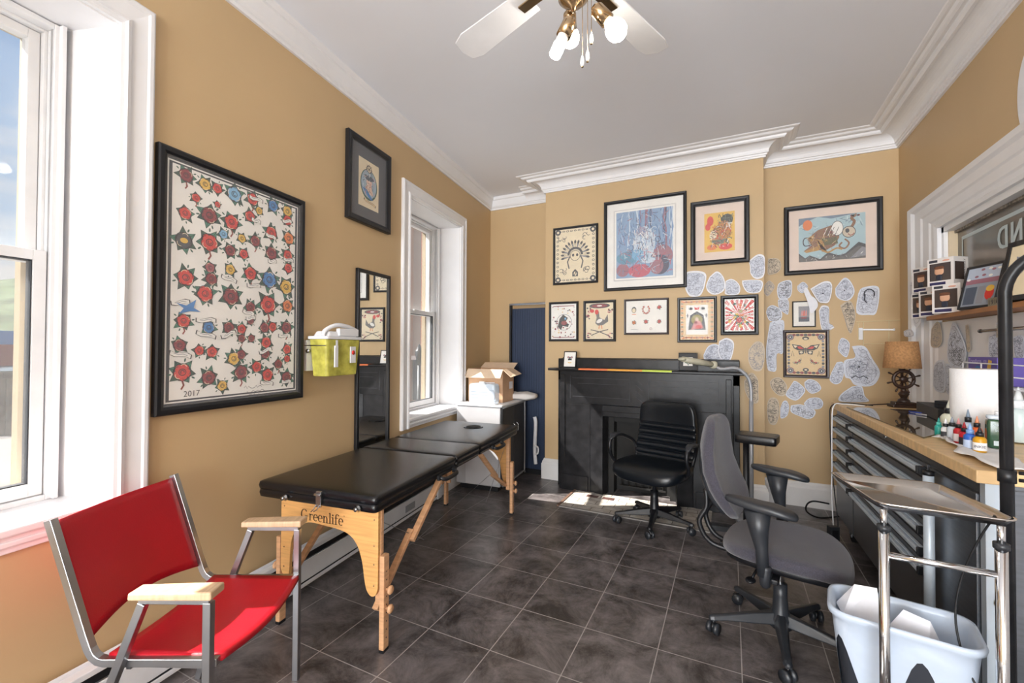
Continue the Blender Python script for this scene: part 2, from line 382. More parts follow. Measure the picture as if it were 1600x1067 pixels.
g = G(); sweep(g, cove, [(XC0-0.32, YR), (XC0, YR), (XC0, YC), (XC1, YC), (XC1, YR), (XW, YR), (XW, YF)], m_white, side=-1)
struct(g.build('trim_1'))
lc = [(0, 2.868), (0.014, 2.868), (0.016, 2.885), (0.024, 2.89), (0.034, 2.905), (0.04, 2.93), (0.05, 2.965), (0.06, 2.97), (0.066, 2.985), (0.07, 3.0), (0, 3.0)]
g = G(); sweep(g, lc, [(XC0-0.3, YR), (LP.x, YR), (cornL.x, YF)], m_white, side=1); struct(g.build('trim_2'))
bb = [(0, 0), (0.028, 0), (0.028, 0.15), (0.022, 0.158), (0.02, 0.175), (0.012, 0.185), (0.008, 0.2), (0, 0.2)]
g = G(); sweep(g, bb, [(LP.x, YR), (cornL.x, YF)], m_base, side=1); struct(g.build('baseboard_left'))
g = G(); sweep(g, bb, [(LP.x, YR), (XC0, YR), (XC0, YC), (-1.478, YC)], m_base, side=-1)
sweep(g, bb, [(0.072, YC), (XC1, YC), (XC1, YR), (XW, YR)], m_base, side=-1); struct(g.build('baseboard_back'))
g = G(); sweep(g, bb, [(XW, YR), (XW, YF)], m_base, side=-1); struct(g.build('baseboard_right'))

# ------------------------------------------------------------------ left windows: casing, splayed reveal, sashes
m_upvc = M('white_window_frame', '#E9EAEC', 0.35)
m_gask = M('window_gasket', '#3C3F44', 0.6)
m_tan = M('beige_outer_frame', '#A39379', 0.6)
def left_window(idx, a, b):
    root = thing('window_%d' % idx, '', '', LP, RL); del root['label']; del root['category']; root['kind'] = 'structure'
    sp = 0.06; cw = 0.112
    g = G()   # casing: stepped picture-frame moulding
    prof = [(0, 0), (cw, 0), (cw, -0.018), (cw-0.008, -0.024), (cw-0.02, -0.024), (cw-0.026, -0.018), (0.035, -0.014), (0.03, -0.022), (0.018, -0.026), (0.012, -0.018), (0, -0.016)]
    rect = [(a, WZ0-0.06), (a, WZ1), (b, WZ1), (b, WZ0-0.06)]
    rows = []
    for i, (x, z) in enumerate(rect):
        sx = -1 if i in (0, 1) else 1; sz = 0 if i in (0, 3) else 1
        rows.append([(x+sx*o, y, z+sz*o) for o, y in prof])
    n = len(prof); vs = [v for r in rows for v in r]
    fs = [(i*n+k, i*n+(k+1) % n, (i+1)*n+(k+1) % n, (i+1)*n+k) for i in range(3) for k in range(n)]
    fs += [tuple(range(n-1, -1, -1)), tuple(3*n+k for k in range(n))]
    g.add(vs, fs, m_white); g.build('casing', root)
    g = G()   # splayed reveal panels
    def slab(p, q):
        g.add(p+q, [(0, 1, 2, 3), (4, 7, 6, 5), (0, 4, 5, 1), (1, 5, 6, 2), (2, 6, 7, 3), (3, 7, 4, 0)], m_white)
    slab([(b, 0, WZ0), (b, 0, WZ1), (b-sp, WD+0.1, WZ1), (b-sp, WD+0.1, WZ0)], [(b+.005, 0, WZ0), (b+.005, 0, WZ1), (b+.005, WD+0.1, WZ1), (b+.005, WD+0.1, WZ0)])
    slab([(a, 0, WZ0), (a, 0, WZ1), (a+sp, WD+0.1, WZ1), (a+sp, WD+0.1, WZ0)], [(a-.005, 0, WZ0), (a-.005, 0, WZ1), (a-.005, WD+0.1, WZ1), (a-.005, WD+0.1, WZ0)])
    g.box(a, b, 0, WD+0.1, WZ1-0.006, WZ1+0.004, m_white)
    for xx, d in ((b-sp+0.004, -1), (a+sp-0.004, 1)):   # beads where the reveal meets the frame
        g.box(min(xx, xx+d*0.014), max(xx, xx+d*0.014), WD-0.03, WD+0.02, WZ0+.02, WZ1-0.01, m_white)
        g.box(min(xx, xx+d*0.026), max(xx, xx+d*0.026), WD-0.012, WD+0.02, WZ0+.02, WZ1-0.01, m_white)
    g.build('reveal', root, bevel=0.002)
    g = G(); g.box(a-0.02, b+0.02, -0.028, WD+0.02, WZ0-0.008, WZ0+0.018, m_white); g.build('sill', root, bevel=0.006)
    g = G(); g.box(a-0.0, b+0.0, -0.014, 0, WZ0-0.06, WZ0-0.008, m_white); g.box(a, b, -0.022, 0, WZ0-0.04, WZ0-0.022, m_white); g.build('apron', root, bevel=0.004)
    x0, x1, z0, z1 = a+sp+0.004, b-sp-0.004, WZ0+0.018, WZ1-0.01; zm = 1.62
    def ring(g, x0, x1, z0, z1, t, y0, y1, mat, tb=None):
        tb = tb or t
        g.box(x0, x0+t, y0, y1, z0, z1, mat); g.box(x1-t, x1, y0, y1, z0, z1, mat)
        g.box(x0+t, x1-t, y0, y1, z0, z0+tb, mat); g.box(x0+t, x1-t, y0, y1, z1-t, z1, mat)
    g = G(); ring(g, x0, x1, z0, z1, 0.018, WD-0.01, WD+0.1, m_upvc); ring(g, x0+.018, x1-.018, z0+.018, z1-.018, 0.01, WD+0.03, WD+0.1, m_upvc); g.build('window_frame', root, bevel=0.002)
    g = G(); ring(g, x0+.02, x1-.02, z0+.02, zm+0.02, 0.036, WD+0.005, WD+0.045, m_upvc, 0.045); ring(g, x0+.056, x1-.056, z0+.065, zm-0.016, 0.004, WD+0.01, WD+0.042, m_gask)
    g.box((x0+x1)/2-0.03, (x0+x1)/2+0.03, WD-0.008, WD+0.01, zm+.005, zm+.022, m_upvc); s1 = g.build('lower_sash', root, bevel=0.002)
    g = G(); ring(g, x0+.03, x1-.03, zm-0.02, z1-.03, 0.032, WD+0.05, WD+0.09, m_upvc); s2 = g.build('upper_sash', root, bevel=0.002)
    g = G(); g.box(x0+.055, x1-.055, WD+0.022, WD+0.026, z0+.07, zm-.02, m_glass); g.build('pane', s1)
    g = G(); g.box(x0+.06, x1-.06, WD+0.068, WD+0.072, zm+.01, z1-.07, m_glass); g.build('pane', s2)
    g = G(); ring(g, a+sp-0.01, b-sp+0.01, z0-0.03, z1+0.02, 0.06, WD+0.105, WD+0.14, m_tan); g.build('outer_frame', root)
    return root
left_window(1, *W1); left_window(2, *W2)

# ------------------------------------------------------------------ right interior window
m_shopglass = M('tinted_glass_grey', '#77726B', 0.12, spec=0.5)
m_decal = M('frosted_white_decal', '#C3D0D2', 0.6)
root = thing('window_3', '', '', (XW, 0, 0), -pi/2); del root['label']; del root['category']; root['kind'] = 'structure'
xa, xb = -RY1, 0.6
g = G()
prof = [(0, 0.02), (0, -0.02), (0.02, -0.026), (0.03, -0.018), (0.05, -0.02), (0.06, -0.028), (0.11, -0.03), (0.12, -0.038), (0.17, -0.04), (0.185, -0.055), (0.215, -0.058), (0.222, -0.05), (0.222, 0.0)]
rows = []
for (x, z, sx, sz) in ((xa, 0.2, -1, 0), (xa, RZ1, -1, 1), (xb, RZ1, 1, 1), (xb, 0.2, 1, 0)):
    rows.append([(x+sx*o*1.75 if sx < 0 else x+o, y, z+sz*o) for o, y in prof])
n = len(prof); vv = [v for r in rows for v in r]
fs = [(i*n+k, i*n+(k+1) % n, (i+1)*n+(k+1) % n, (i+1)*n+k) for i in range(3) for k in range(n)]+[tuple(range(n-1, -1, -1)), tuple(3*n+k for k in range(n))]
g.add(vv, fs, m_white); g.build('casing', root)
g = G(); g.box(xa, xa+0.03, 0.0, 0.12, RZ0, RZ1, m_white); g.box(xa+0.03, xa+0.045, 0.02, 0.1, RZ0, RZ1-.03, M('pale_pine', '#D9C6A8', 0.5)); g.box(xa, xb, 0.0, 0.12, RZ1-0.035, RZ1+.001, m_white)
g.box(xa, xb, 0.045, 0.06, RZ1-0.05, RZ1-.036, M('peeling_edge', '#8A7F74', 0.8, noise=0.5, nscale=60)); g.build('window_frame', root)
g = G(); g.box(xa+0.04, xb, 0.06, 0.068, RZ0, RZ1-0.03, m_shopglass)
pane = g.build('pane', root)
g = G(); g.rect(xa+0.10, xb, RZ1-0.105, RZ1-0.085, 0, m_decal); g.rect(xa+0.10, xa+0.115, RZ0, RZ1-0.105, 0, m_decal)
g.build('border_decal', pane, loc=(0, 0.058, 0))
u0, zt = wpx('R', 1558, 388, -0.058); u1, _z = wpx('R', 1600, 358, -0.058)
# the lettering is read from the other side, so each glyph is reversed
gm = G(); x = u0
for ch in 'DNUORG':
    w_ = {'D': .098, 'N': .105, 'U': .1, 'O': .105, 'R': .1, 'G': .1}[ch]
    gm.text(ch, 0.165, m_decal, Tr(x+w_/2, 0, zt-0.012), align='CENTER', mirror=True, sx=0.8); 
    gm.text(ch, 0.165, m_decal, Tr(x+w_/2+0.012, -0.0003, zt-0.012), align='CENTER', mirror=True, sx=0.8); x += w_+0.018
gm.build('lettering', pane, loc=(0, 0.057, 0), label='reversed white shop lettering')
# white wainscot panel under the interior window
g = G(); g.box(xa-0.0, xb, -0.02, 0.0, 0.2, RZ0-0.03, m_white); struct(g.build('trim_3', loc=(XW, 0, 0), rot=(0, 0, -pi/2)))
# big painted letter above the casing
g = G(); uu, zz = wpx('R', 1612, 140, 0.0)
g.ell(uu, zz, 0.10, 0.20, 0, M('white_wall_letter', '#EDEEF2', 0.5), n=40); o = g.build('wall_decal', loc=(XW-0.003, 0, 0), rot=(0, 0, -pi/2)); tag(o, 'round white letter decal on the yellow wall above the interior window', 'decal')

# ------------------------------------------------------------------ outdoors, seen through the left windows
def at(x, y, d):
    r = ray(x, y); return CP+r*(d/Vector((r.x, r.y, 0)).length)
m_asph = M('grey_asphalt', '#575555', 0.9, noise=0.12, nscale=0.4); m_conc = M('pale_concrete', '#77736D', 0.9, noise=0.08, nscale=0.5)
m_water = M('harbour_water', '#5F7079', 0.25, noise=0.1, nscale=0.05, bump=0.2, bscale=0.8)
m_hill = M('green_hillside', '#4A5640', 1.0, noise=0.45, nscale=0.08)
g = G(); g.box(-18, -2.9, -8, 40, -0.7, -0.5, m_asph); g.box(-12.5, -7.0, -8, 40, -0.5, -0.49, m_conc); g.box(-3.9, -2.9, -8, 40, -0.5, -0.44, m_conc); struct(g.build('ground'))
g = G(); g.box(-700, -18, -300, 420, -3.2, -3.0, m_water); struct(g.build('sea_water'))
g = G(); vs = []; NX, NY = 40, 14
for j in range(NY+1):
    for i in range(NX+1):
        an = radians(-20+i*2.8); R0 = 300+j*14
        h = (j/NY)**0.75*(62+14*sin(i*0.5)+8*sin(i*1.3+1))+(3*sin(i*2.1+j*1.7)+2*sin(i*3.3-j*2.9) if 0 < j < NY else 0)-3.2
        vs.append((-cos(an)*R0, sin(an)*R0, h))
g.add(vs, [(j*(NX+1)+i, j*(NX+1)+i+1, (j+1)*(NX+1)+i+1, (j+1)*(NX+1)+i) for j in range(NY) for i in range(NX)], m_hill, True)
struct(g.build('hillside'))
# red ship moored across the harbour
c = at(20, 560, 150); t = thing('cargo_ship', 'red hulled cargo ship moored across the harbour, seen through the left window', 'ship', (c.x, c.y, -3.0), radians(105))
g = G(); g.prism([(-26, 0), (24, 0), (30, 4.6), (-28, 4.6)], -4, 4, M('ship_red', '#8E2420', 0.6)); g.build('hull', t)
g = G(); g.box(-24, -8, -3.5, 3.5, 4.6, 9, M('ship_white', '#9DA2A6', 0.6)); g.box(-22, -12, -3, 3, 9, 12, m_wplast); g.build('bridge', t)
g = G()
for k in range(5): g.box(-4+k*5, 0.4+k*5, -3, 3, 4.6, 7.6, M('container_%d' % (k % 3), ['#3F6FA8', '#D9DDE0', '#C9CDD2'][k % 3], 0.6))
g.build('containers', t)
m_stone = M('rubble_stone', '#5F5B55', 0.9, noise=0.4, nscale=6)
for k, X in enumerate((15, 30, 62)):
    p = at(X, 620, 13.8); g = G(); g.box(-.25, .25, -.25, .25, 0, 1.15, m_stone); g.box(-.3, .3, -.3, .3, 1.15, 1.27, m_stone)
    o = g.build('stone_pillar', loc=(p.x, p.y, -0.5)); tag(o, ['square stone pillar leftmost on the quay wall outside the left window', 'square stone pillar between two others on the quay wall outside', 'square stone pillar on the quay nearest the right sash of the left window'][k], 'pillar', 'stone pillars on the quay')
a_ = at(-60, 620, 14.6); b_ = at(92, 620, 14.2)
g = G(); g.beam((a_.x, a_.y, -0.1), (b_.x, b_.y, -0.1), 0.2, 0.5, M('quay_wall_grey', '#8A8F99', 0.8)); g.beam((a_.x, a_.y, 0.35), (b_.x, b_.y, 0.35), 0.05, 0.06, m_gplast)
tag(g.build('quay_wall'), 'low grey quay wall with a rail on top along the water outside', 'wall')
# building across the lane, seen through the far window
m_brick = brickmat('red_brick', '#7E4032', '#95543F', '#8F877E', 0.22, 0.075, 0.008, 0.85, vert=('Y', 'Z'), nz=0.25)
m_plas = M('white_render', '#B4B1AD', 0.8, noise=0.03)
c = at(640, 548, 11.0); c2 = at(690, 548, 11.5)
t = thing('office_building', 'white rendered building with a red brick pier, outside the far window', 'building', (c.x-0.3, c.y, -0.5))
g = G(); g.box(-6, 0.15, 0, 4, 0, 9, m_plas); g.box(0.15, 3.6, 0.3, 4, 0, 9, m_plas); g.build('facade', t)
g = G(); g.box(0.75, 1.15, -0.15, 0.3, 0, 9, m_brick); g.build('brick_pier', t)
m_bwin = M('grey_window_glass', '#5B6670', 0.15)
g = G()
for k in range(10): g.box(-0.45, 0.1, -0.02, 0.0, 0.6+k*0.8, 1.25+k*0.8, m_bwin)
g.build('tower_glazing', t)
g = G(); g.box(0.2, 0.65, 0.25, 0.3, 0.5, 1.5, m_bwin); g.box(0.17, 0.68, 0.22, 0.3, 1.5, 1.6, m_wplast); g.build('window', t)
p = at(655, 560, 6.5)
t = thing('street_lamp', 'small dark lantern on a post outside the far window', 'lamp', (p.x, p.y, -0.5))
g = G(); g.cyl((0, 0, 0), (0, 0, 1.55), 0.025, m_gplast); g.build('post', t)
g = G(); g.lathe([(0.03, 1.55), (0.07, 1.75), (0.05, 1.77), (0.01, 1.85)], (0, 0, 0), m_gplast, n=6); g.build('lantern', t)

# ------------------------------------------------------------------ framed pictures
def frame_obj(name, label, kind, corners, fw, depth=0.02, mat=None, mat2=None, matw=0.0, gap=0.004, category='picture', bev=0.003, tilt=0.0, group=None):
    """corners: pixel TL,TR,BR,BL of the outer frame on its wall. Returns (thing, W, H, inner origin x, z, inner w, h)"""
    q = [wpx(kind, *c, depth*0.6) for c in corners]
    u0 = (q[0][0]+q[3][0])/2; u1 = (q[1][0]+q[2][0])/2; z0 = (q[2][1]+q[3][1])/2; z1 = (q[0][1]+q[1][1])/2
    Wd, Hd = u1-u0, z1-z0
    loc, rz = wloc(kind, (u0+u1)/2, z0, 0.0)
    t = thing(name, label, category, loc, rz, group)
    mat = mat or m_frame
    g = G(); x0, x1 = -Wd/2, Wd/2; y0, y1 = -depth-gap, -gap
    prof = [(0, y1), (0, y0+0.004), (fw*0.18, y0), (fw*0.6, y0+0.001), (fw*0.82, y0+0.006), (fw, y0+0.009), (fw, y1)]
    rows = []
    for (x, z, sx, sz) in ((x0, 0, 1, 1), (x0, Hd, 1, -1), (x1, Hd, -1, -1), (x1, 0, -1, 1)):
        rows.append([(x+sx*o, y, z+sz*o) for o, y in prof])
    n = len(prof); vs = [v for r in rows for v in r]
    fs = [(i*n+k, i*n+k+1, ((i+1) % 4)*n+k+1, ((i+1) % 4)*n+k) for i in range(4) for k in range(n-1)]
    g.add(vs, fs, mat); g.build('frame', t)
    g = G(); g.box(x0+fw*.5, x1-fw*.5, -gap-0.004, -gap, fw*.5, Hd-fw*.5, m_frame); g.build('backing_board', t)
    yb = -gap-0.0042
    if matw:
        g = G(); g.box(x0+fw*.9, x1-fw*.9, yb-0.002, yb, fw*.9, Hd-fw*.9, mat2); g.build('mat_board', t)
    return t, Wd, Hd, yb-0.0022, (x0+fw+matw, fw+matw, Wd-2*fw-2*matw, Hd-2*fw-2*matw)
def glaze(t, Wd, Hd, fw, y):
    g = G(); g.box(-Wd/2+fw*.9, Wd/2-fw*.9, y, y+0.001, fw*.9, Hd-fw*.9, m_pglass); g.build('glass', t)
m_pglass = M('picture_glass', '#FFFFFF', 0.03, alpha=0.06, spec=0.5)

def rose(g, x, z, r, col, seed=0, leaves=6, lc=None, j=0.0):
    rn = random.Random(seed); lc = lc or CGRN; e = j
    a0 = rn.random()*6.3
    for k in range(leaves):
        a = a0+2*pi*k/leaves+rn.uniform(-.25, .25); R = r*rn.uniform(1.35, 1.75); w = 0.3
        tip = (x+R*cos(a), z+R*sin(a)); p1 = (x+r*.95*cos(a+w*1.6), z+r*.95*sin(a+w*1.6)); p2 = (x+r*.95*cos(a-w*1.6), z+r*.95*sin(a-w*1.6)); b1 = (x+r*.4*cos(a+.8), z+r*.4*sin(a+.8)); b2 = (x+r*.4*cos(a-.8), z+r*.4*sin(a-.8))
        g.poly([b2, p2, tip, p1, b1], 1+e, CBLK)
        s = 0.93; f = lambda p: (x+(p[0]-x)*s, z+(p[1]-z)*s)
        g.poly([f(b2), f(p2), f(tip), f(p1), f(b1)], 2+e, lc if k % 2 else CDKG)
        g.line([(x+r*cos(a), z+r*sin(a)), (x+R*.85*cos(a), z+R*.85*sin(a))], r*.06, 2.5+e, CBLK)
        if k % 2: g.ell(x+r*1.35*cos(a+.5), z+r*1.35*sin(a+.5), r*.22, r*.10, 1.5+e, CDKG, a+.5, n=8)
    g.ell(x, z, r*1.0, r*.98, 3+e, CBLK, n=16)
    for k in range(5):
        a = a0+2*pi*k/5; g.ell(x+r*.5*cos(a), z+r*.5*sin(a), r*.47, r*.42, 4+e+k*.05, col, a+pi/2, n=10)
    for k in range(5):
        a = a0+2*pi*k/5+.3; g.arc(x+r*.5*cos(a), z+r*.5*sin(a), r*.36, a-1.1, a+1.1, r*.07, 5+e, CCRM if k % 2 else CBLK, n=5)
    g.ell(x, z, r*.42, r*.4, 6+e, CBLK, n=10); g.ell(x, z, r*.34, r*.31, 6.5+e, col, n=10)
    g.arc(x, z, r*.2, a0, a0+4.2, r*.09, 7+e, CBLK, n=7)
def scroll(g, x, z, w, h, L, rot=0, col=None):
    c, s_ = cos(rot), sin(rot); P = lambda a, b: (x+a*c-b*s_, z+a*s_+b*c)
    o = [P(-w/2, -h/2), P(-w/4, -h*.75), P(w/4, -h*.2), P(w/2, -h/2), P(w/2, h/2), P(w/4, h*.8), P(-w/4, h*.2), P(-w/2, h/2)]
    g.poly(o, L, CBLK); g.poly([(x+(a-x)*.9, z+(b-z)*.82) for a, b in o], L+.4, col or CWHT)
    g.line([P(-w*.3, 0), P(-w*.1, -h*.05), P(w*.1, h*.25), P(w*.3, h*.1)], h*.14, L+.8, CGRY)

# the big sheet of roses
RC = [(247, 224), (475.5, 314), (470.8, 622), (237, 650)]
t, Wd, Hd, yb, inn = frame_obj('framed_rose_print', 'large black framed sheet of many coloured roses on the yellow wall beside the left window', 'L', RC, 0.036, 0.025)
g = G(); fw = 0.036
g.box(-Wd/2+fw*.9, Wd/2-fw*.9, yb-.002, yb, fw*.9, Hd-fw*.9, M('charcoal_mat', '#2C2E36', 0.7)); g.box(-Wd/2+fw+.004, Wd/2-fw-.004, yb-.003, yb-.002, fw+.008, Hd-fw-.008, CWHT); g.box(-Wd/2+fw+.010, Wd/2-fw-.010, yb-.004, yb-.003, fw+.014, Hd-fw-.014, M('charcoal_mat', '#2C2E36', 0.7)); g.build('mat_board', t)
g = G(); g.box(-Wd/2+fw+.022, Wd/2-fw-.022, 0, 0.001, fw+.021, Hd-fw-.021, CWHT)
tu = (Vector(t.location)-LP).dot(LD); tz = t.location.z
def rp(cx, cy):
    u, z = wpx('L', 230+cx/2.369, 210+cy/2.369, 0.012); return u-tu, z-tz
RS = '142,152,28,m 212,185,24,y 257,200,20,r 320,222,28,l 388,240,22,r 464,265,20,b 517,285,18,y 517,318,17,r 178,235,18,r 138,292,26,r 228,300,32,m 258,260,12,r 310,325,28,r 378,303,20,r 412,283,14,y 133,393,34,k 228,400,34,r 280,370,18,l 348,385,16,y 305,430,22,m 398,395,20,m 355,443,18,r 457,365,22,r 458,440,22,m 522,385,20,o 518,448,18,r 520,495,16,r 140,530,34,r 230,493,20,p 235,535,24,m 212,590,32,r 305,500,20,y 380,515,24,r 450,538,28,b 512,565,24,y 308,600,32,m 445,630,32,r 380,640,20,m 517,635,20,o 380,690,14,m 132,690,28,r 225,715,24,b 300,715,22,m 347,720,18,r 347,755,15,m 383,755,14,m 432,715,18,m 462,712,16,r 513,715,20,m 117,780,26,m 190,800,20,r 237,805,22,r 438,770,20,r 435,812,18,m 515,795,16,r 515,830,12,r 127,880,36,r 225,900,28,m 318,830,24,y 345,815,18,m 345,880,26,m 403,860,20,r 275,930,20,y 443,890,22,r 483,850,16,m 513,900,20,m'
cmap = dict(m=CMAR, y=CYEL, r=CRED, l=CLBL, b=CBLU, o=CORG, p=flat('mauve', '#A8545A'), k=flat('smoke', '#4A4A50'))
for i, e in enumerate(RS.split()):
    a, b, r, k = e.split(','); x, z = rp(float(a), float(b)); x2, _ = rp(float(a)+float(r), float(b)); r = abs(x2-x)*0.86
    z1_ = abs(rp(float(a), float(b)+float(k and r))[1]-z)
    rose(g, x, z, min(r*1.12, 0.047), cmap[k], i, 6 if r > .025 else 5, j=i*0.02)
    if k == 'k': g.ell(x, z, r*.5, r*.35, 8.5, CYEL)
    if i % 4 == 0: g.line([(x, z-r), (x+r*.2, z-r*1.6), (x-r*.1, z-r*2.1)], r*.22, 2.2, flat('stem', '#8A3B2E'))
for cx, cy, w in ((400, 240, 60), (400, 320, 40), (515, 322, 50), (455, 378, 50), (460, 470, 40), (520, 465, 50), (300, 535, 60), (392, 560, 60), (372, 660, 50), (215, 688, 70), (215, 742, 70), (120, 815, 70), (505, 745, 60), (435, 800, 60), (440, 920, 60), (512, 915, 50), (120, 622, 60), (298, 740, 60), (380, 680, 40)):
    x, z = rp(cx, cy); scroll(g, x, z, w*0.0013, 0.018, 8.2, rot=random.uniform(-.3, .4))
x, z = rp(150, 645); g.poly([(x-.05, z+.02), (x-.01, z+.012), (x+.03, z+.04), (x+.02, z+.005), (x+.05, z-.01), (x+.005, z-.01), (x-.04, z-.025), (x-.02, z)], 9, CBLU)
mt = Tr(rp(162, 980)[0], -0.0012, .066); g.text('2017', 0.034, CINK := flat('ink', '#3A3A3E'), mt)
for k, (cx, cy) in enumerate(((385, 935), (395, 950), (395, 965))):
    x, z = rp(cx, cy); g.line([(x-.04+.008*i, z+random.uniform(-.007, .009)) for i in range(13)], .0022, 1, CINK)
g.build('print', t, loc=(0, yb-.0045, 0)); glaze(t, Wd, Hd, fw, yb-.0125)

def brush(g, P, w, h, n, cols, seed, box=(.04, .96, .04, .96), vert=0.5, L0=7.2, ln=.08, wd=.012):
    rn = random.Random(seed); a0, a1, b0, b1 = box
    for k in range(n):
        a = rn.uniform(a0, a1); b = rn.uniform(b0, b1); x, z = P(a, b); an = pi/2+rn.uniform(-.35, .35) if rn.random() < vert else rn.uniform(0, pi)
        l = min(ln*rn.uniform(.4, 1.2), min(a-a0, a1-a)+.02, min(b-b0, b1-b)*h/w+.02)*w; c = rn.uniform(-.4, .4)
        pts = [(x+l*t*cos(an)-l*c*(t*t-.3)*sin(an)*.6, z+l*t*sin(an)+l*c*(t*t-.3)*cos(an)*.6) for t in (-1, -.5, 0, .5, 1)]
        g.line(pts, w*wd*rn.uniform(.5, 1.3), L0+k*.004, rn.choice(cols))
# portrait of a sailor girl in a black mat, above the mirror
t, Wd, Hd, yb, inn = frame_obj('framed_oval_portrait', 'black framed small portrait print with dark mat above the tall mirror', 'L', [(543, 204), (610, 243), (608, 367), (541, 338)], 0.04, 0.03, matw=.06, mat2=M('slate_mat', '#3C4048', 0.4))
ix, iz, iw, ih = inn; ix += .02; iw -= .04; iz += .02; ih -= .04
g = G(); g.box(ix, ix+iw, 0, .001, iz, iz+ih, CCRM); cx = ix+iw/2; cz = iz+ih*.5
g.ell(cx, cz, iw*.42, ih*.33, 1, CDKG, n=24); g.ell(cx, cz+.005, iw*.38, ih*.30, 2, flat('paleblue', '#9FB4C4'), n=24)
g.ell(cx, cz+ih*.33, iw*.13, iw*.13, 2, CBLK); g.ell(cx, cz+ih*.33, iw*.1, iw*.1, 3, CCRM)
for k in range(8): g.line([(cx, cz+ih*.33), (cx+iw*.17*cos(k*pi/4), cz+ih*.33+iw*.17*sin(k*pi/4))], .003, 4, CBLK)
g.ell(cx, cz+ih*.05, iw*.14, ih*.08, 4, flat('skin', '#E3C3B0')); g.ell(cx, cz+ih*.14, iw*.24, ih*.06, 5, flat('slate', '#4D5666')); g.poly([(cx-iw*.2, cz-ih*.2), (cx+iw*.22, cz-ih*.2), (cx+iw*.12, cz), (cx-iw*.12, cz)], 3, flat('skin', '#E3C3B0'))
g.poly([(cx-iw*.35, cz-ih*.1), (cx-iw*.1, cz-ih*.12), (cx+iw*.2, cz-ih*.3), (cx+iw*.05, cz-ih*.3), (cx-iw*.15, cz-ih*.2)], 5, CBLU)
scroll(g, cx+.01, cz-ih*.37, iw*.6, ih*.05, 4, -.2, CTAN)
def _late(): 
    brush(g, lambda a, b: (ix+a*iw, iz+b*ih), iw, ih, 60, [flat('paleblue', '#9FB4C4'), CDKG, flat('slate', '#4D5666'), CWHT, CPNK], 31, (.2, .8, .25, .78), .3, L0=5.2, ln=.07, wd=.014)
_late(); g.build('print', t, loc=(0, yb, 0)); glaze(t, Wd, Hd, .04, yb-.01)

# tall mirror
q = [wpx('L', *c, 0.02) for c in ((559, 418), (610, 431), (606, 683), (557, 701))]
u0 = q[0][0]; u1 = q[1][0]; z1 = q[0][1]; z0 = 0.52
loc, rz = wloc('L', (u0+u1)/2, z0)
t = thing('wall_mirror', 'tall narrow mirror in a thin black frame on the left wall behind the treatment table', 'mirror', loc, rz)
Wd, Hd = u1-u0, z1-z0; fw = 0.022
g = G()
g.box(-Wd/2, -Wd/2+fw, -.025, -.002, 0, Hd, m_frame); g.box(Wd/2-fw, Wd/2, -.025, -.002, 0, Hd, m_frame); g.box(-Wd/2, Wd/2, -.025, -.002, 0, fw, m_frame); g.box(-Wd/2, Wd/2, -.025, -.002, Hd-fw, Hd, m_frame); g.build('frame', t, bevel=.002)
g = G(); g.box(-Wd/2+fw*.5, Wd/2-fw*.5, -.014, -.004, fw*.5, Hd-fw*.5, M('mirror_silver', '#F2F4F4', 0.015, 1.0)); g.build('mirror_glass', t)

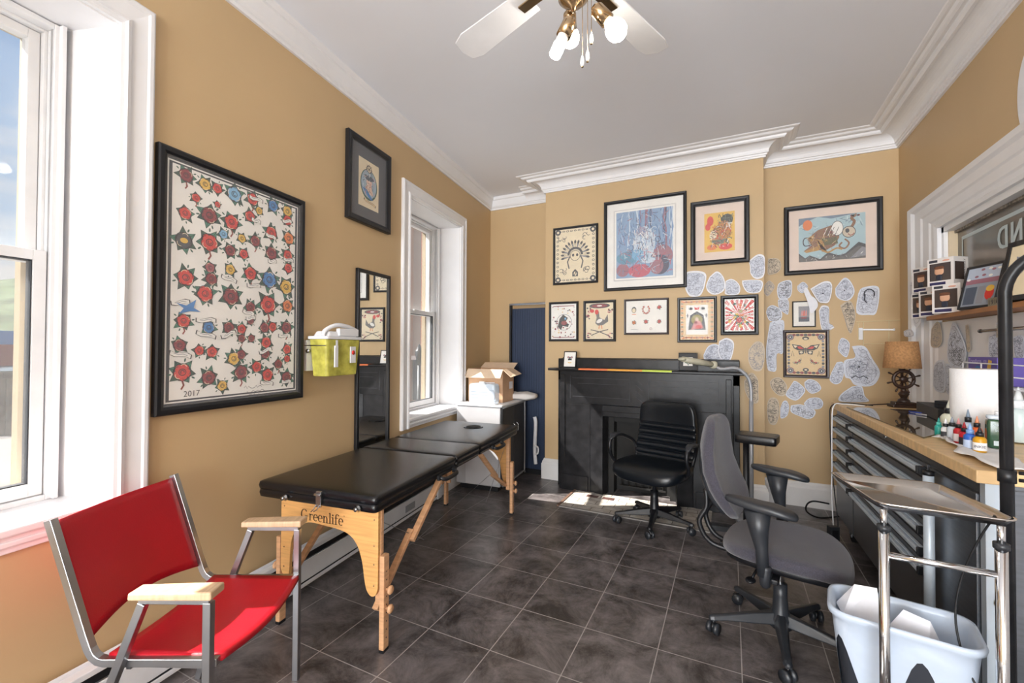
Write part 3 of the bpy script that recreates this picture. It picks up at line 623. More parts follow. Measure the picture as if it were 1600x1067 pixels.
# ---- pictures on the chimney breast
def art(t, inn, yb, col, fn, glass=None, fw=.03, Wd=0, Hd=0):
    ix, iz, iw, ih = inn; g = G(); g.box(ix, ix+iw, 0, .001, iz, iz+ih, col)
    fn(g, lambda a, b: (ix+a*iw, iz+b*ih), iw, ih); g.build('print', t, loc=(0, yb, 0))
    glaze(t, Wd, Hd, fw, yb-.008)
def headdress(g, P, w, h):
    for k in range(12):
        for s_ in (0.035, 0.965):
            x, z = P(s_ if s_ < .5 else s_, .06+k*.08); x, z = P(.06 if s_ < .5 else .94, .06+k*.08); g.ell(x, z, w*.03, h*.022, 1, CINK); g.ell(x, z, w*.018, h*.012, 2, CCRM)
    for k in range(9):
        for b in (.04, .96): x, z = P(.12+k*.095, b); g.ell(x, z, w*.035, h*.016, 1, CINK); g.ell(x, z, w*.02, h*.008, 2, CCRM)
    for a, b in ((.07, .05), (.93, .05), (.07, .95), (.93, .95)): x, z = P(a, b); g.ell(x, z, w*.07, w*.07, 3, CINK); g.ell(x, z, w*.03, w*.03, 4, CCRM)
    cx, cz = P(.5, .5)
    for k in range(15):
        a = radians(-12+k*204/14); r0, r1 = w*.13, w*.33
        p = [(cx+r0*cos(a-.06), cz+r0*sin(a-.06)), (cx+r1*cos(a-.08), cz+r1*sin(a-.08)), (cx+r1*1.12*cos(a), cz+r1*1.12*sin(a)), (cx+r1*cos(a+.08), cz+r1*sin(a+.08)), (cx+r0*cos(a+.06), cz+r0*sin(a+.06))]
        g.poly(p, 2, CINK); g.line([(cx+r0*1.2*cos(a), cz+r0*1.2*sin(a)), (cx+r1*.85*cos(a), cz+r1*.85*sin(a))], w*.022, 3, CCRM if k % 2 else CGRY)
    g.arc(cx, cz, w*.17, 0, pi, w*.05, 4, CINK, 10); g.ell(cx, cz-.005, w*.12, w*.11, 4, CCRM); g.arc(cx, cz-.005, w*.12, 0, 2*pi, w*.012, 5, CINK, 16)
    for s_ in (-1, 1): g.ell(cx+s_*w*.05, cz, w*.03, w*.035, 6, CINK); g.line([(cx+s_*w*.13, cz-.01), (cx+s_*w*.19, cz-h*.12), (cx+s_*w*.15, cz-h*.25)], w*.03, 3, CINK)
    x, z = P(.5, .15); g.poly([(x-w*.07, z-h*.05), (x+w*.07, z-h*.05), (x+w*.07, z+h*.03), (x, z+h*.09), (x-w*.07, z+h*.03)], 3, CINK); g.ell(x, z, w*.035, h*.04, 4, CCRM); g.line([(x-.01, z-.02), (x+.01, z+.02)], w*.02, 5, CINK)
    for a, b in ((.2, .2), (.8, .2), (.18, .83), (.78, .85)):
        for q in range(5): x, z = P(a+random.uniform(-.06, .06), b+random.uniform(-.05, .05)); g.arc(x, z, w*.045, random.random()*6, random.random()*6+3, w*.012, 2, CINK, 6)
def A(name, label, kind, c, fw, fn, base, dep=.02, mat=None, matw=0, mat2=None, group=None):
    t, Wd, Hd, yb, inn = frame_obj(name, label, kind, c, fw, dep, mat=mat, matw=matw, mat2=mat2, group=group)
    art(t, inn, yb, base, fn, fw=fw, Wd=Wd, Hd=Hd); return t, Wd, Hd, yb, inn
m_cream = M('cream_mat', '#E8DFD6', 0.8); m_pinkmat = M('rose_white_mat', '#E6D2C4', 0.8)
A('framed_skull_print', 'black framed cream print of a skull in a feather headdress, leftmost above the fireplace', 'C', [(864.5, 357), (934.5, 349), (934.5, 441), (864.5, 446)], .022, headdress, CCRM)
def mural(g, P, w, h):
    rn = random.Random(3)
    def R(a, b, c, d, L, m): p = P(a, b); q = P(c, d); g.rect(p[0], q[0], p[1], q[1], L, m)
    sky = flat('mural_blue', '#86A3C4'); mv = flat('mural_mauve', '#9C6B78'); pk = flat('mural_pink', '#C0566A'); pale = flat('mural_pale', '#C6D3DF'); dk = flat('mural_dark', '#4C4B63')
    for k in range(14):
        a = rn.random(); wd = rn.uniform(.02, .05); pts = [P(min(1, max(0, a+rn.uniform(-.03, .03))), 1-j*.15) for j in range(6)]; g.line(pts, w*wd*.6, 1+k*.03, rn.choice([dk, mv, pale, flat('mural_b2', '#6C8FBD')]))
    for k in range(22):
        x, z = P(rn.uniform(.05, .95), rn.uniform(.45, .97)); g.line([(x, z), (x+w*rn.uniform(-.1, .1), z+h*rn.uniform(-.05, .05))], w*.014, 2, rn.choice([mv, dk, pale, flat('mural_b2', '#6C8FBD')]))
    for (a, b, ra, rb, m, L) in ((.5, .5, .2, .26, pale, 3), (.46, .68, .10, .07, flat('mural_grey', '#A39FB4'), 4), (.62, .58, .08, .07, pale, 4), (.2, .3, .2, .10, flat('mural_teal', '#5E93AE'), 5), (.4, .34, .12, .09, flat('mural_sky2', '#7CB0D4'), 5.5), (.82, .3, .2, .16, mv, 4.5), (.78, .17, .16, .15, dk, 5), (.72, .16, .12, .13, mv, 5.6), (.42, .1, .2, .13, pk, 6), (.12, .12, .13, .1, mv, 4), (.58, .25, .12, .05, pale, 6.2)):
        x, z = P(a, b); g.ell(x, z, w*ra*.98 if a-ra > 0 and a+ra < 1 else w*min(a, 1-a)*.98, h*rb*.98 if b-rb > 0 else h*b*.98, L, m, n=20)
    for k in range(14):
        x, z = P(rn.uniform(.25, .75), rn.uniform(.35, .8)); g.arc(x, z, w*rn.uniform(.04, .1), rn.random()*6, rn.random()*6+2.5, w*.012, 7, dk if k % 2 else pale, 7)
    brush(g, P, w, h, 190, [dk, mv, pale, flat('mural_b2', '#6C8FBD'), sky, flat('mural_b3', '#5A7396')], 5, (.03, .97, .4, .97), .8, ln=.07, wd=.008)
    brush(g, P, w, h, 90, [pale, CWHT, flat('mural_b2', '#6C8FBD')], 6, (.3, .68, .28, .7), .5, L0=8, ln=.05, wd=.008)
    brush(g, P, w, h, 110, [dk, mv, pk, flat('mural_teal', '#5E93AE'), pale], 8, (.03, .97, .05, .42), .2, L0=8, ln=.06, wd=.008)
t, Wd, Hd, yb, inn = frame_obj('framed_blue_painting', 'largest black framed picture, blue and pink forest painting with a white mat, above the fireplace', 'C', [(945, 316), (1074, 299), (1072, 450), (943, 454)], .028, .03, matw=.085, mat2=CWHT)
art(t, inn, yb, flat('mural_blue', '#86A3C4'), mural, fw=.028, Wd=Wd, Hd=Hd)
ix, iz, iw, ih = inn; g = G()
for o_, w_ in ((.018, .0035), (.024, .0015)):
    g.line([(ix-o_, iz-o_), (ix+iw+o_, iz-o_), (ix+iw+o_, iz+ih+o_), (ix-o_, iz+ih+o_), (ix-o_, iz-o_)], w_, 1, CGRY)
g.build('mat_line', t, loc=(0, yb, 0))
def tiger(g, P, w, h):
    rn = random.Random(9); dk = flat('soot', '#3B3A30')
    for a, b, ra, rb, m in ((.75, .8, .22, .16, dk), (.2, .8, .12, .14, CRED), (.12, .65, .1, .1, CRED), (.65, .55, .28, .26, flat('tiger_tan', '#B9813F')), (.35, .42, .2, .16, CCRM), (.7, .12, .25, .09, CRED), (.25, .12, .18, .08, CORG), (.5, .28, .3, .1, flat('tiger_grey', '#75806C'))):
        x, z = P(a, b); g.ell(x, z, w*ra*.9, h*rb*.9, 1+rn.random(), m)
    for k in range(30):
        x, z = P(rn.uniform(.25, .85), rn.uniform(.15, .72)); g.arc(x, z, w*rn.uniform(.04, .12), rn.random()*6, rn.random()*6+2, w*.022, 3, rn.choice([CBLK, CORG, CWHT, CMAR]), 6)
    brush(g, P, w, h, 120, [CBLK, dk, CORG, CWHT, flat('tiger_tan', '#B9813F'), CRED], 11, (.2, .92, .12, .75), .2, L0=4, ln=.08, wd=.014)
    brush(g, P, w, h, 30, [dk, flat('tiger_grey', '#75806C')], 12, (.45, .95, .65, .95), .2, L0=4, ln=.12, wd=.02)
A('framed_tiger_print', 'wide black framed tiger painting in a pale mat, right of the largest picture', 'C', [(1079.5, 317), (1171.5, 305.5), (1170.5, 409), (1079, 416)], .038, tiger, CYEL, .035, matw=.07, mat2=m_pinkmat)
def horse(g, P, w, h):
    rn = random.Random(2)
    for k in range(60):
        a = rn.random(); b = rn.random()
        if .25 < a < .75 and .2 < b < .8 and k % 3: continue
        x, z = P(.05+a*.9, .05+b*.9); g.ell(x, z, w*rn.uniform(.015, .045), h*rn.uniform(.01, .03), 1, rn.choice([CMAR, CINK, CMAR, CTAN]), rn.random()*3, n=7)
    x, z = P(.5, .95); g.rect(x-w*.42, x+w*.42, z-h*.02, z, 2, CMAR); x, z = P(.5, .06); g.rect(x-w*.42, x+w*.42, z-h*.02, z, 2, CMAR)
    x, z = P(.52, .48); g.poly([(x-w*.25, z-h*.12), (x-w*.18, z+h*.1), (x-.01, z+h*.22), (x+w*.15, z+h*.12), (x+w*.05, z), (x+w*.2, z-h*.06), (x+w*.15, z-h*.14), (x-w*.05, z-h*.1), (x-w*.12, z-h*.22)], 3, CBLK)
    g.ell(x, z-h*.02, w*.12, h*.06, 4, CMAR); g.ell(x+w*.05, z+h*.1, w*.04, h*.03, 5, CLBL); g.arc(x, z, w*.3, 0, 6.28, w*.02, 2, CGRY, 20)
A('framed_small_print', 'small black framed print of a horse head, leftmost of the lower row', 'C', [(858, 472), (904, 471), (903.5, 533), (858, 533.5)], .022, horse, CWHT)
def rooster(g, P, w, h):
    rn = random.Random(4)
    for a, b in ((.12, .1), (.88, .1), (.1, .6), (.12, .8), (.88, .8)):
        for q in range(8): x, z = P(a+rn.uniform(-.08, .08), b+rn.uniform(-.07, .07)); g.ell(x, z, w*.035, h*.02, 1, rn.choice([CMAR, CINK, CPNK]), n=6)
    x, z = P(.5, .92); g.ell(x, z, w*.38, h*.07, 1, CINK, n=18); g.ell(x, z, w*.3, h*.045, 2, CMAR, n=16); g.ell(x, z, w*.1, h*.02, 3, CWHT)
    x, z = P(.5, .5); g.poly([(x-w*.15, z-h*.06), (x-w*.1, z+h*.1), (x-w*.14, z+h*.22), (x-w*.02, z+h*.26), (x+.0, z+h*.1), (x+w*.18, z+h*.02), (x+w*.3, z+h*.18), (x+w*.32, z-h*.02), (x+w*.12, z-h*.12), (x-w*.05, z-h*.13)], 3, flat('rooster_grey', '#6C6A66'))
    g.ell(x-w*.1, z+h*.25, w*.07, h*.07, 4, CRED); g.ell(x, z, w*.12, h*.05, 4, CWHT, .5); g.line([(x, z-h*.12), (x-.005, z-h*.22)], w*.03, 3, CORG); g.line([(x+.02, z-h*.12), (x+.025, z-h*.22)], w*.03, 3, CORG)
    for s_ in (-1, 1): g.line([(x-s_*w*.32, z-h*.24), (x, z-h*.3), (x+s_*w*.3, z-h*.4)], w*.03, 4, CINK)
    g.ell(x-w*.27, z+h*.28, w*.08, h*.05, 4, CRED)
A('framed_rooster_print', 'small black framed cream print of a rooster, second in the lower row above the mantel', 'C', [(912, 470), (962.5, 468.5), (962, 533), (911.5, 534)], .024, rooster, CCRM)
def flash6(g, P, w, h):
    for i, (a, b, m) in enumerate(((.2, .72, 'g'), (.5, .72, 'r'), (.82, .78, 'r'), (.2, .32, 'o'), (.5, .34, 'r'), (.82, .34, 'r'))):
        x, z = P(a, b)
        if m == 'g': g.ell(x, z, w*.06, h*.1, 2, CINK); g.ell(x, z-.005, w*.045, h*.07, 3, CCRM); g.line([(x-w*.05, z-h*.14), (x+w*.05, z-h*.14)], .006, 2, CORG)
        elif i == 1:
            for k in range(9): an = pi*.75+k*pi*1.5/8; rose(g, x+w*.08*cos(an), z+h*.12*sin(an), w*.022, CSAL, k, 3)
        else: rose(g, x, z, w*.045, CORG if m == 'o' else CRED, i+40, 6, CGRN)
    x, z = P(.62, .12); g.arc(x, z, .01, 0, 6.2, .003, 2, CMAR); x, z = P(.2, .1); g.line([(x-.03, z), (x, z+.004), (x+.04, z-.002)], .002, 1, CINK)
A('framed_flash_print', 'dark framed landscape white print with six small rose designs, middle of the lower row', 'C', [(975, 468), (1044.5, 465), (1045.5, 521.5), (975.5, 524)], .018, flash6, CWHT, mat=m_dframe)
def royal(g, P, w, h):
    def R(a, b, c, d, L, m): p = P(a, b); q = P(c, d); g.rect(p[0], q[0], p[1], q[1], L, m)
    for k in range(17):
        for a in (.055, .945):
            x, z = P(a, .03+k*.0587); g.poly([(x-w*.045, z), (x, z-h*.02), (x+w*.045, z), (x, z+h*.02)], 1, CINK if k % 2 else CORG)
    for k in range(11):
        for b in (.05, .95):
            x, z = P(.1+k*.08, b); g.poly([(x-w*.04, z), (x, z-h*.03), (x+w*.04, z), (x, z+h*.03)], 1, CMAR if k % 2 else CORG)
    R(.17, .13, .83, .87, 2, CWHT)
    x, z = P(.5, .45); g.poly([(x-w*.26, z-h*.2), (x+w*.26, z-h*.2), (x+w*.2, z+h*.16), (x, z+h*.26), (x-w*.2, z+h*.16)], 3, CINK); g.ell(x, z+h*.05, w*.17, h*.13, 4, flat('olive', '#9A8A3A')); g.ell(x, z+h*.06, w*.06, h*.05, 5, flat('skin', '#E3C3B0'))
    g.poly([(x-w*.18, z-h*.2), (x+w*.2, z-h*.16), (x+w*.1, z+h*.02), (x-w*.06, z+h*.02)], 5, CPNK); g.ell(x+w*.05, z-h*.13, w*.1, h*.05, 6, CRED); g.ell(x-.01, z-h*.02, w*.05, h*.04, 6, CMAR)
    x, z = P(.5, .78); g.poly([(x-w*.06, z-h*.03), (x+w*.06, z-h*.03), (x+w*.08, z+h*.05), (x, z+h*.01), (x-w*.08, z+h*.05)], 3, CRED)
    for s_ in (-1, 1): x, z = P(.5+s_*.18, .78); g.ell(x, z, w*.06, h*.035, 3, CBLK); x, z = P(.5+s_*.28, .6); g.line([(x, z-h*.05), (x, z+h*.05)], w*.025, 3, CINK); g.line([(x-w*.04, z+h*.01), (x+w*.04, z+h*.01)], w*.02, 3, CINK)
A('framed_queen_print', 'black framed print of a seated figure with an orange zigzag border', 'C', [(1058.5, 465), (1120.5, 463), (1120, 535), (1058.5, 535)], .024, royal, CTAN)
def fire(g, P, w, h):
    rn = random.Random(12)
    for k in range(22):
        a = 2*pi*k/22; x, z = P(.5, .5); R_ = min(abs(w*.47/(cos(a) or 1e-6)), abs(h*.47/(sin(a) or 1e-6)))
        g.poly([(x, z), (x+R_*cos(a-.09), z+R_*sin(a-.09)), (x+R_*cos(a+.09), z+R_*sin(a+.09))], 1, CRED if k % 2 else CPNK)
    for k in range(46):
        x, z = P(rn.uniform(.15, .85), rn.uniform(.15, .9)); g.ell(x, z, w*rn.uniform(.02, .07), h*rn.uniform(.02, .06), 2+rn.random(), rn.choice([CYEL, CGRN, CRED, flat('olive', '#9A8A3A'), CORG, CWHT, CDKG]), rn.random()*3, n=8)
    x, z = P(.5, .35); rose(g, x, z, w*.12, CRED, 5, 6, j=3)
A('framed_red_print', 'ornate glossy black framed red and gold print, rightmost of the lower row above the mantel', 'C', [(1126, 462), (1185.5, 460), (1185, 523), (1126, 523.5)], .03, fire, CWHT, .03, mat=m_blackg)
# ---- pictures on the recess wall
def dragon(g, P, w, h):
    def PP(l): return [P(a, b) for a, b in l]
    sky = flat('sky_teal', '#A8C4CC'); br = flat('dragon_brown', '#8A6040'); gd = flat('dragon_gold', '#B98A3E'); dk = flat('mountain', '#5E5A58')
    x, z = P(.14, .83); g.ell(x, z, w*.075, h*.12, 1, CORG, n=20)
    for l in ([(0, .82), (0, 1), (.3, 1), (.1, .9)], [(.3, 1), (.9, 1), (.5, .93)]): g.poly(PP(l), .6, flat('sky_slate', '#6F8296'))
    g.poly(PP([(0, .04), (0, .2), (.1, .08), (.17, .14), (.33, .04), (.45, .18), (.6, .1), (.7, .12), (.9, .36), (1, .3), (1, 0), (0, 0)]), 1, CINK)
    g.poly(PP([(0, .0), (0, .16), (.1, .05), (.17, .1), (.33, .0), (.45, .13), (.6, .06), (.7, .08), (.9, .28), (1, .24), (1, 0)]), 2, dk)
    g.poly(PP([(.78, .02), (.95, .25), (1, .22), (1, .05)]), 3, CGRY)
    g.poly(PP([(.07, .24), (.2, .36), (.14, .5), (.22, .62), (.3, .7), (.5, .78), (.6, .72), (.62, .5), (.55, .32), (.4, .22), (.25, .26)]), 3, br)
    for l in ([(.08, .24), (.3, .34), (.32, .24), (.12, .2)], [(.28, .5), (.42, .42), (.36, .2), (.44, .2), (.3, .3)], [(.15, .55), (.25, .6), (.2, .45)]): g.poly(PP(l), 4, gd)
    g.poly(PP([(.35, .5), (.58, .52), (.6, .36), (.4, .34)]), 4.4, flat('olive_d', '#5E5A34'))
    x, z = P(.59, .7); g.ell(x, z, w*.09, h*.17, 5, CINK, n=18); g.ell(x, z, w*.083, h*.155, 5.4, CWHT, n=18)
    x, z = P(.76, .6); g.ell(x, z, w*.1, h*.13, 5, CINK, n=18); g.ell(x, z, w*.09, h*.115, 5.4, flat('dragon_pale', '#C9BBA6'), n=18); g.ell(x-.01, z+.01, w*.03, h*.05, 6, CINK); g.arc(x+w*.03, z-h*.03, w*.04, 3.3, 6.2, .006, 6, CMAR)
    for k in range(7): x, z = P(.38+k*.035, .55); g.line([(x, z), (x+w*.06, z+h*.18)], .004, 6, CINK if k % 2 else CWHT)
    g.line(smooth([P(.2, .52), P(.1, .54), (P(.07, .45)), P(.1, .36), P(.2, .38)]), .008, 4, CINK)
    g.line(smooth([P(.7, .45), P(.76, .35), P(.7, .24), P(.62, .3), P(.66, .38)]), .012, 4, br); g.line(smooth([P(.8, .7), P(.84, .82), P(.8, .9), P(.88, .97)]), .02, 3, br)
    for k in range(6): x, z = P(.84+random.uniform(-.05, .06), .95); g.ell(x, z, .01, .008, 4, CMAR if k % 2 else CGRY)
    g.line(smooth([P(.35, .25), P(.45, .18), P(.58, .26), P(.66, .22)]), .012, 5, gd)
    brush(g, P, w, h, 80, [br, gd, CINK, flat('olive_d', '#5E5A34'), CTAN, CMAR], 21, (.14, .6, .26, .66), .2, L0=6.5, ln=.04, wd=.006)
    brush(g, P, w, h, 50, [flat('sky_pale', '#CFE0E2'), flat('sky_slate', '#6F8296'), sky], 22, (.02, .98, .72, .98), .05, L0=.8, ln=.07, wd=.01)
    brush(g, P, w, h, 40, [CGRY, CINK, CWHT], 23, (.02, .98, .02, .13), .1, L0=3.5, ln=.03, wd=.005)
def smooth(pts):
    return [(v.x, v.z) for v in smooth_path([(p[0], 0, p[1]) for p in pts], 5)]
A('framed_dragon_print', 'black framed landscape print of a flying elephant-headed dragon in the right recess', 'B', [(1225, 325), (1379, 306.5), (1380, 425), (1225, 427.5)], .036, dragon, flat('sky_teal', '#A8C4CC'), .03, matw=.07, mat2=m_pinkmat)
def ship(g, P, w, h):
    x, z = P(.5, .3); g.rect(P(0, 0)[0], P(1, 0)[0], P(0, 0)[1], P(0, .3)[1], 1, flat('slate', '#4D5666')); g.poly([(x-w*.3, z), (x+w*.3, z), (x+w*.2, z-h*.1), (x-w*.22, z-h*.1)], 2, CMAR)
    for k in range(3): g.poly([(x-w*.28+k*w*.19, z+.01), (x-w*.1+k*w*.19, z+.01), (x-w*.12+k*w*.19, z+h*.45), (x-w*.22+k*w*.19, z+h*.4)], 2, CPNK if k != 1 else CSAL)
A('framed_ship_print', 'small thin black framed print of a red sailing ship on the recess wall', 'B', [(1237.5, 470.5), (1274.5, 470), (1275, 510.5), (1238, 511.5)], .01, ship, CGRY, .015, matw=.035, mat2=CWHT)
def butterfly(g, P, w, h):
    for a, b, in ((.1, .1), (.9, .1), (.1, .9), (.9, .9)):
        x, z = P(a, b); g.ell(x, z, w*.1, w*.1, 1, CMAR); g.ell(x, z, w*.085, w*.085, 2, CGRY); g.ell(x, z, w*.05, w*.05, 3, CBLK); g.ell(x, z, w*.02, w*.02, 4, CWHT)
    for k in range(9):
        for a in (.06, .94): x, z = P(a, .2+k*.075); g.ell(x, z, w*.035, h*.03, 1, CINK if k % 2 else CGRY)
    for k in range(7):
        for b in (.05, .95): x, z = P(.2+k*.1, b); g.ell(x, z, w*.05, h*.03, 1, CINK if k % 2 else CMAR)
    def bf(x, z, s, ang=0):
        for q in (-1, 1):
            f = lambda a, b: (x+q*a*s*cos(ang)-b*s*sin(ang), z+b*s*cos(ang)+q*a*s*sin(ang))
            g.poly([f(.0, .05), f(.35, .35), f(.95, .45), (f(.8, .1)), f(.55, -.05), f(.1, -.05)], 2, CBLK)
            g.poly([f(.1, .07), f(.38, .27), f(.6, .25), f(.45, .05)], 3, CRED); g.poly([f(.55, .3), f(.85, .38), f(.72, .12)], 3, CCRM)
            g.poly([f(.05, -.05), f(.5, -.1), f(.45, -.4), f(.15, -.35)], 2.2, CBLK); xx, zz = f(.3, -.22); g.ell(xx, zz, s*.11, s*.1, 3, CCRM)
        g.line([(x, z-.3*s), (x, z+.15*s)], s*.08, 4, CBLK)
    x, z = P(.5, .6); bf(x, z, w*.38); x, z = P(.3, .3); bf(x, z, w*.14, .5); x, z = P(.7, .3); bf(x, z, w*.14, -.5)
    x, z = P(.5, .87); g.ell(x, z, w*.09, h*.045, 2, CBLK); g.ell(x, z-.004, w*.05, h*.022, 3, CCRM); x, z = P(.5, .12); g.ell(x, z, w*.08, h*.045, 2, CBLK); g.ell(x, z, w*.04, h*.02, 3, CCRM)
    for q in (-1, 1): x, z = P(.5+q*.34, .5); g.line([(x-.01, z-.02), (x, z+.025), (x+.01, z-.02)], .004, 2, CBLK)
A('framed_butterfly_print', 'dark brown framed tan print of three butterflies on the recess wall below the ship print', 'B', [(1223.5, 515.5), (1295.5, 515.5), (1295.5, 590.5), (1224, 590)], .024, butterfly, CTAN, .022, mat=m_dframe)

# ------------------------------------------------------------------ paper cut-outs (tattoo stencils)
def cutout(label, kind, pts, mat=None, ink=None, dens=1.0, off=0.003, seed=0, group='paper sketch cut-outs on the walls', tiltx=0.0, kindart=None):
    mat = mat or m_paper; ink = ink or m_ink; rn = random.Random(seed*17+3)
    q = [wpx(kind, x, y, off) for x, y in pts]
    cu = sum(p[0] for p in q)/len(q); z0 = min(p[1] for p in q)
    loc, rz = wloc(kind, cu, z0, off)
    L = [(a-cu, b-z0) for a, b in q]
    P = smooth_path([(a, 0, b) for a, b in L]+[(L[0][0], 0, L[0][1])], 4)[:-1]; pl = [(v.x, v.z) for v in P]
    g = G(); g.prism(pl, -0.0008, 0.0, mat)
    us = [p[0] for p in pl]; zs = [p[1] for p in pl]; w = max(us)-min(us); h = max(zs)-min(zs); cx = sum(us)/len(us); cz = sum(zs)/len(zs)
    def inside(x, z):
        c = False; n = len(pl)
        for i in range(n):
            x1, z1 = pl[i]; x2, z2 = pl[(i+1) % n]
            if (z1 > z) != (z2 > z) and x < (x2-x1)*(z-z1)/(z2-z1)+x1: c = not c
        return c
    inner = [(cx+(a-cx)*.84, cz+(b-cz)*.84) for a, b in pl]
    if mat is not m_tracing and dens > .3: g.poly(inner, 3.2, m_bluearea)
    g.line(inner+[inner[0]], 0.0016, 3.5, ink)
    for k in range(int(42*dens)):
        for _ in range(20):
            x = rn.uniform(min(us), max(us)); z = rn.uniform(min(zs), max(zs)); r = rn.uniform(.05, .16)*min(w, h)
            if all(inside(x+r*1.3*cos(a), z+r*1.3*sin(a)) for a in (0, 1.57, 3.14, 4.71, .78, 2.3, 3.9, 5.5)):
                a0 = rn.random()*6.3; g.arc(x, z, r, a0, a0+rn.uniform(1.5, 5), 0.0016, 3.6+k*.01, ink, 7, rz=r*rn.uniform(.5, 1.1)); break
    if kindart == 'spider':
        for k in range(12): a = k*pi/6; g.line([(cx, cz), (cx+w*.2*cos(a), cz+w*.2*sin(a))], .0016, 4, m_inkd)
        g.arc(cx, cz, w*.2, 0, 6.28, .002, 4, m_inkd, 20); g.ell(cx, cz, .006, .006, 4.5, m_inkd)
        g.line([(cx-w*.22, cz-h*.28), (cx-w*.1, cz-h*.22), (cx, cz-h*.27), (cx+w*.12, cz-h*.22), (cx+w*.24, cz-h*.28)], .007, 4, m_inkd)
    if kindart == 'face':
        g.arc(cx+w*.05, cz+h*.2, w*.22, -.6, 3.6, .008, 4, m_inkd, 12, rz=h*.16); g.line([(cx+w*.22, cz+h*.22), (cx+w*.26, cz+h*.1), (cx+w*.15, cz)], .002, 4, m_inkd); g.line([(cx-w*.12, cz+h*.2), (cx-w*.16, cz), (cx-w*.05, cz-h*.1)], .008, 4, m_inkd)
    if kindart == 'dots':
        g.ell(cx, cz, .005, .005, 4.5, m_inkd)
    o = g.build('paper_cutout', loc=loc, rot=(radians(tiltx), 0, rz))
    tag(o, label, 'paper cutout', group); return o
def cs(o, s, l): return [(o[0]+x/s, o[1]+y/s) for x, y in l]
Ac = lambda l: cs((1060, 380), 5.928, l); Bc = lambda l: cs((1180, 540), 6.668, l); Cc = lambda l: cs((1200, 400), 6.67, l); Ec = lambda l: cs((1050, 290), 2.884, l); Dc = lambda l: cs((1400, 480), 5.335, l)
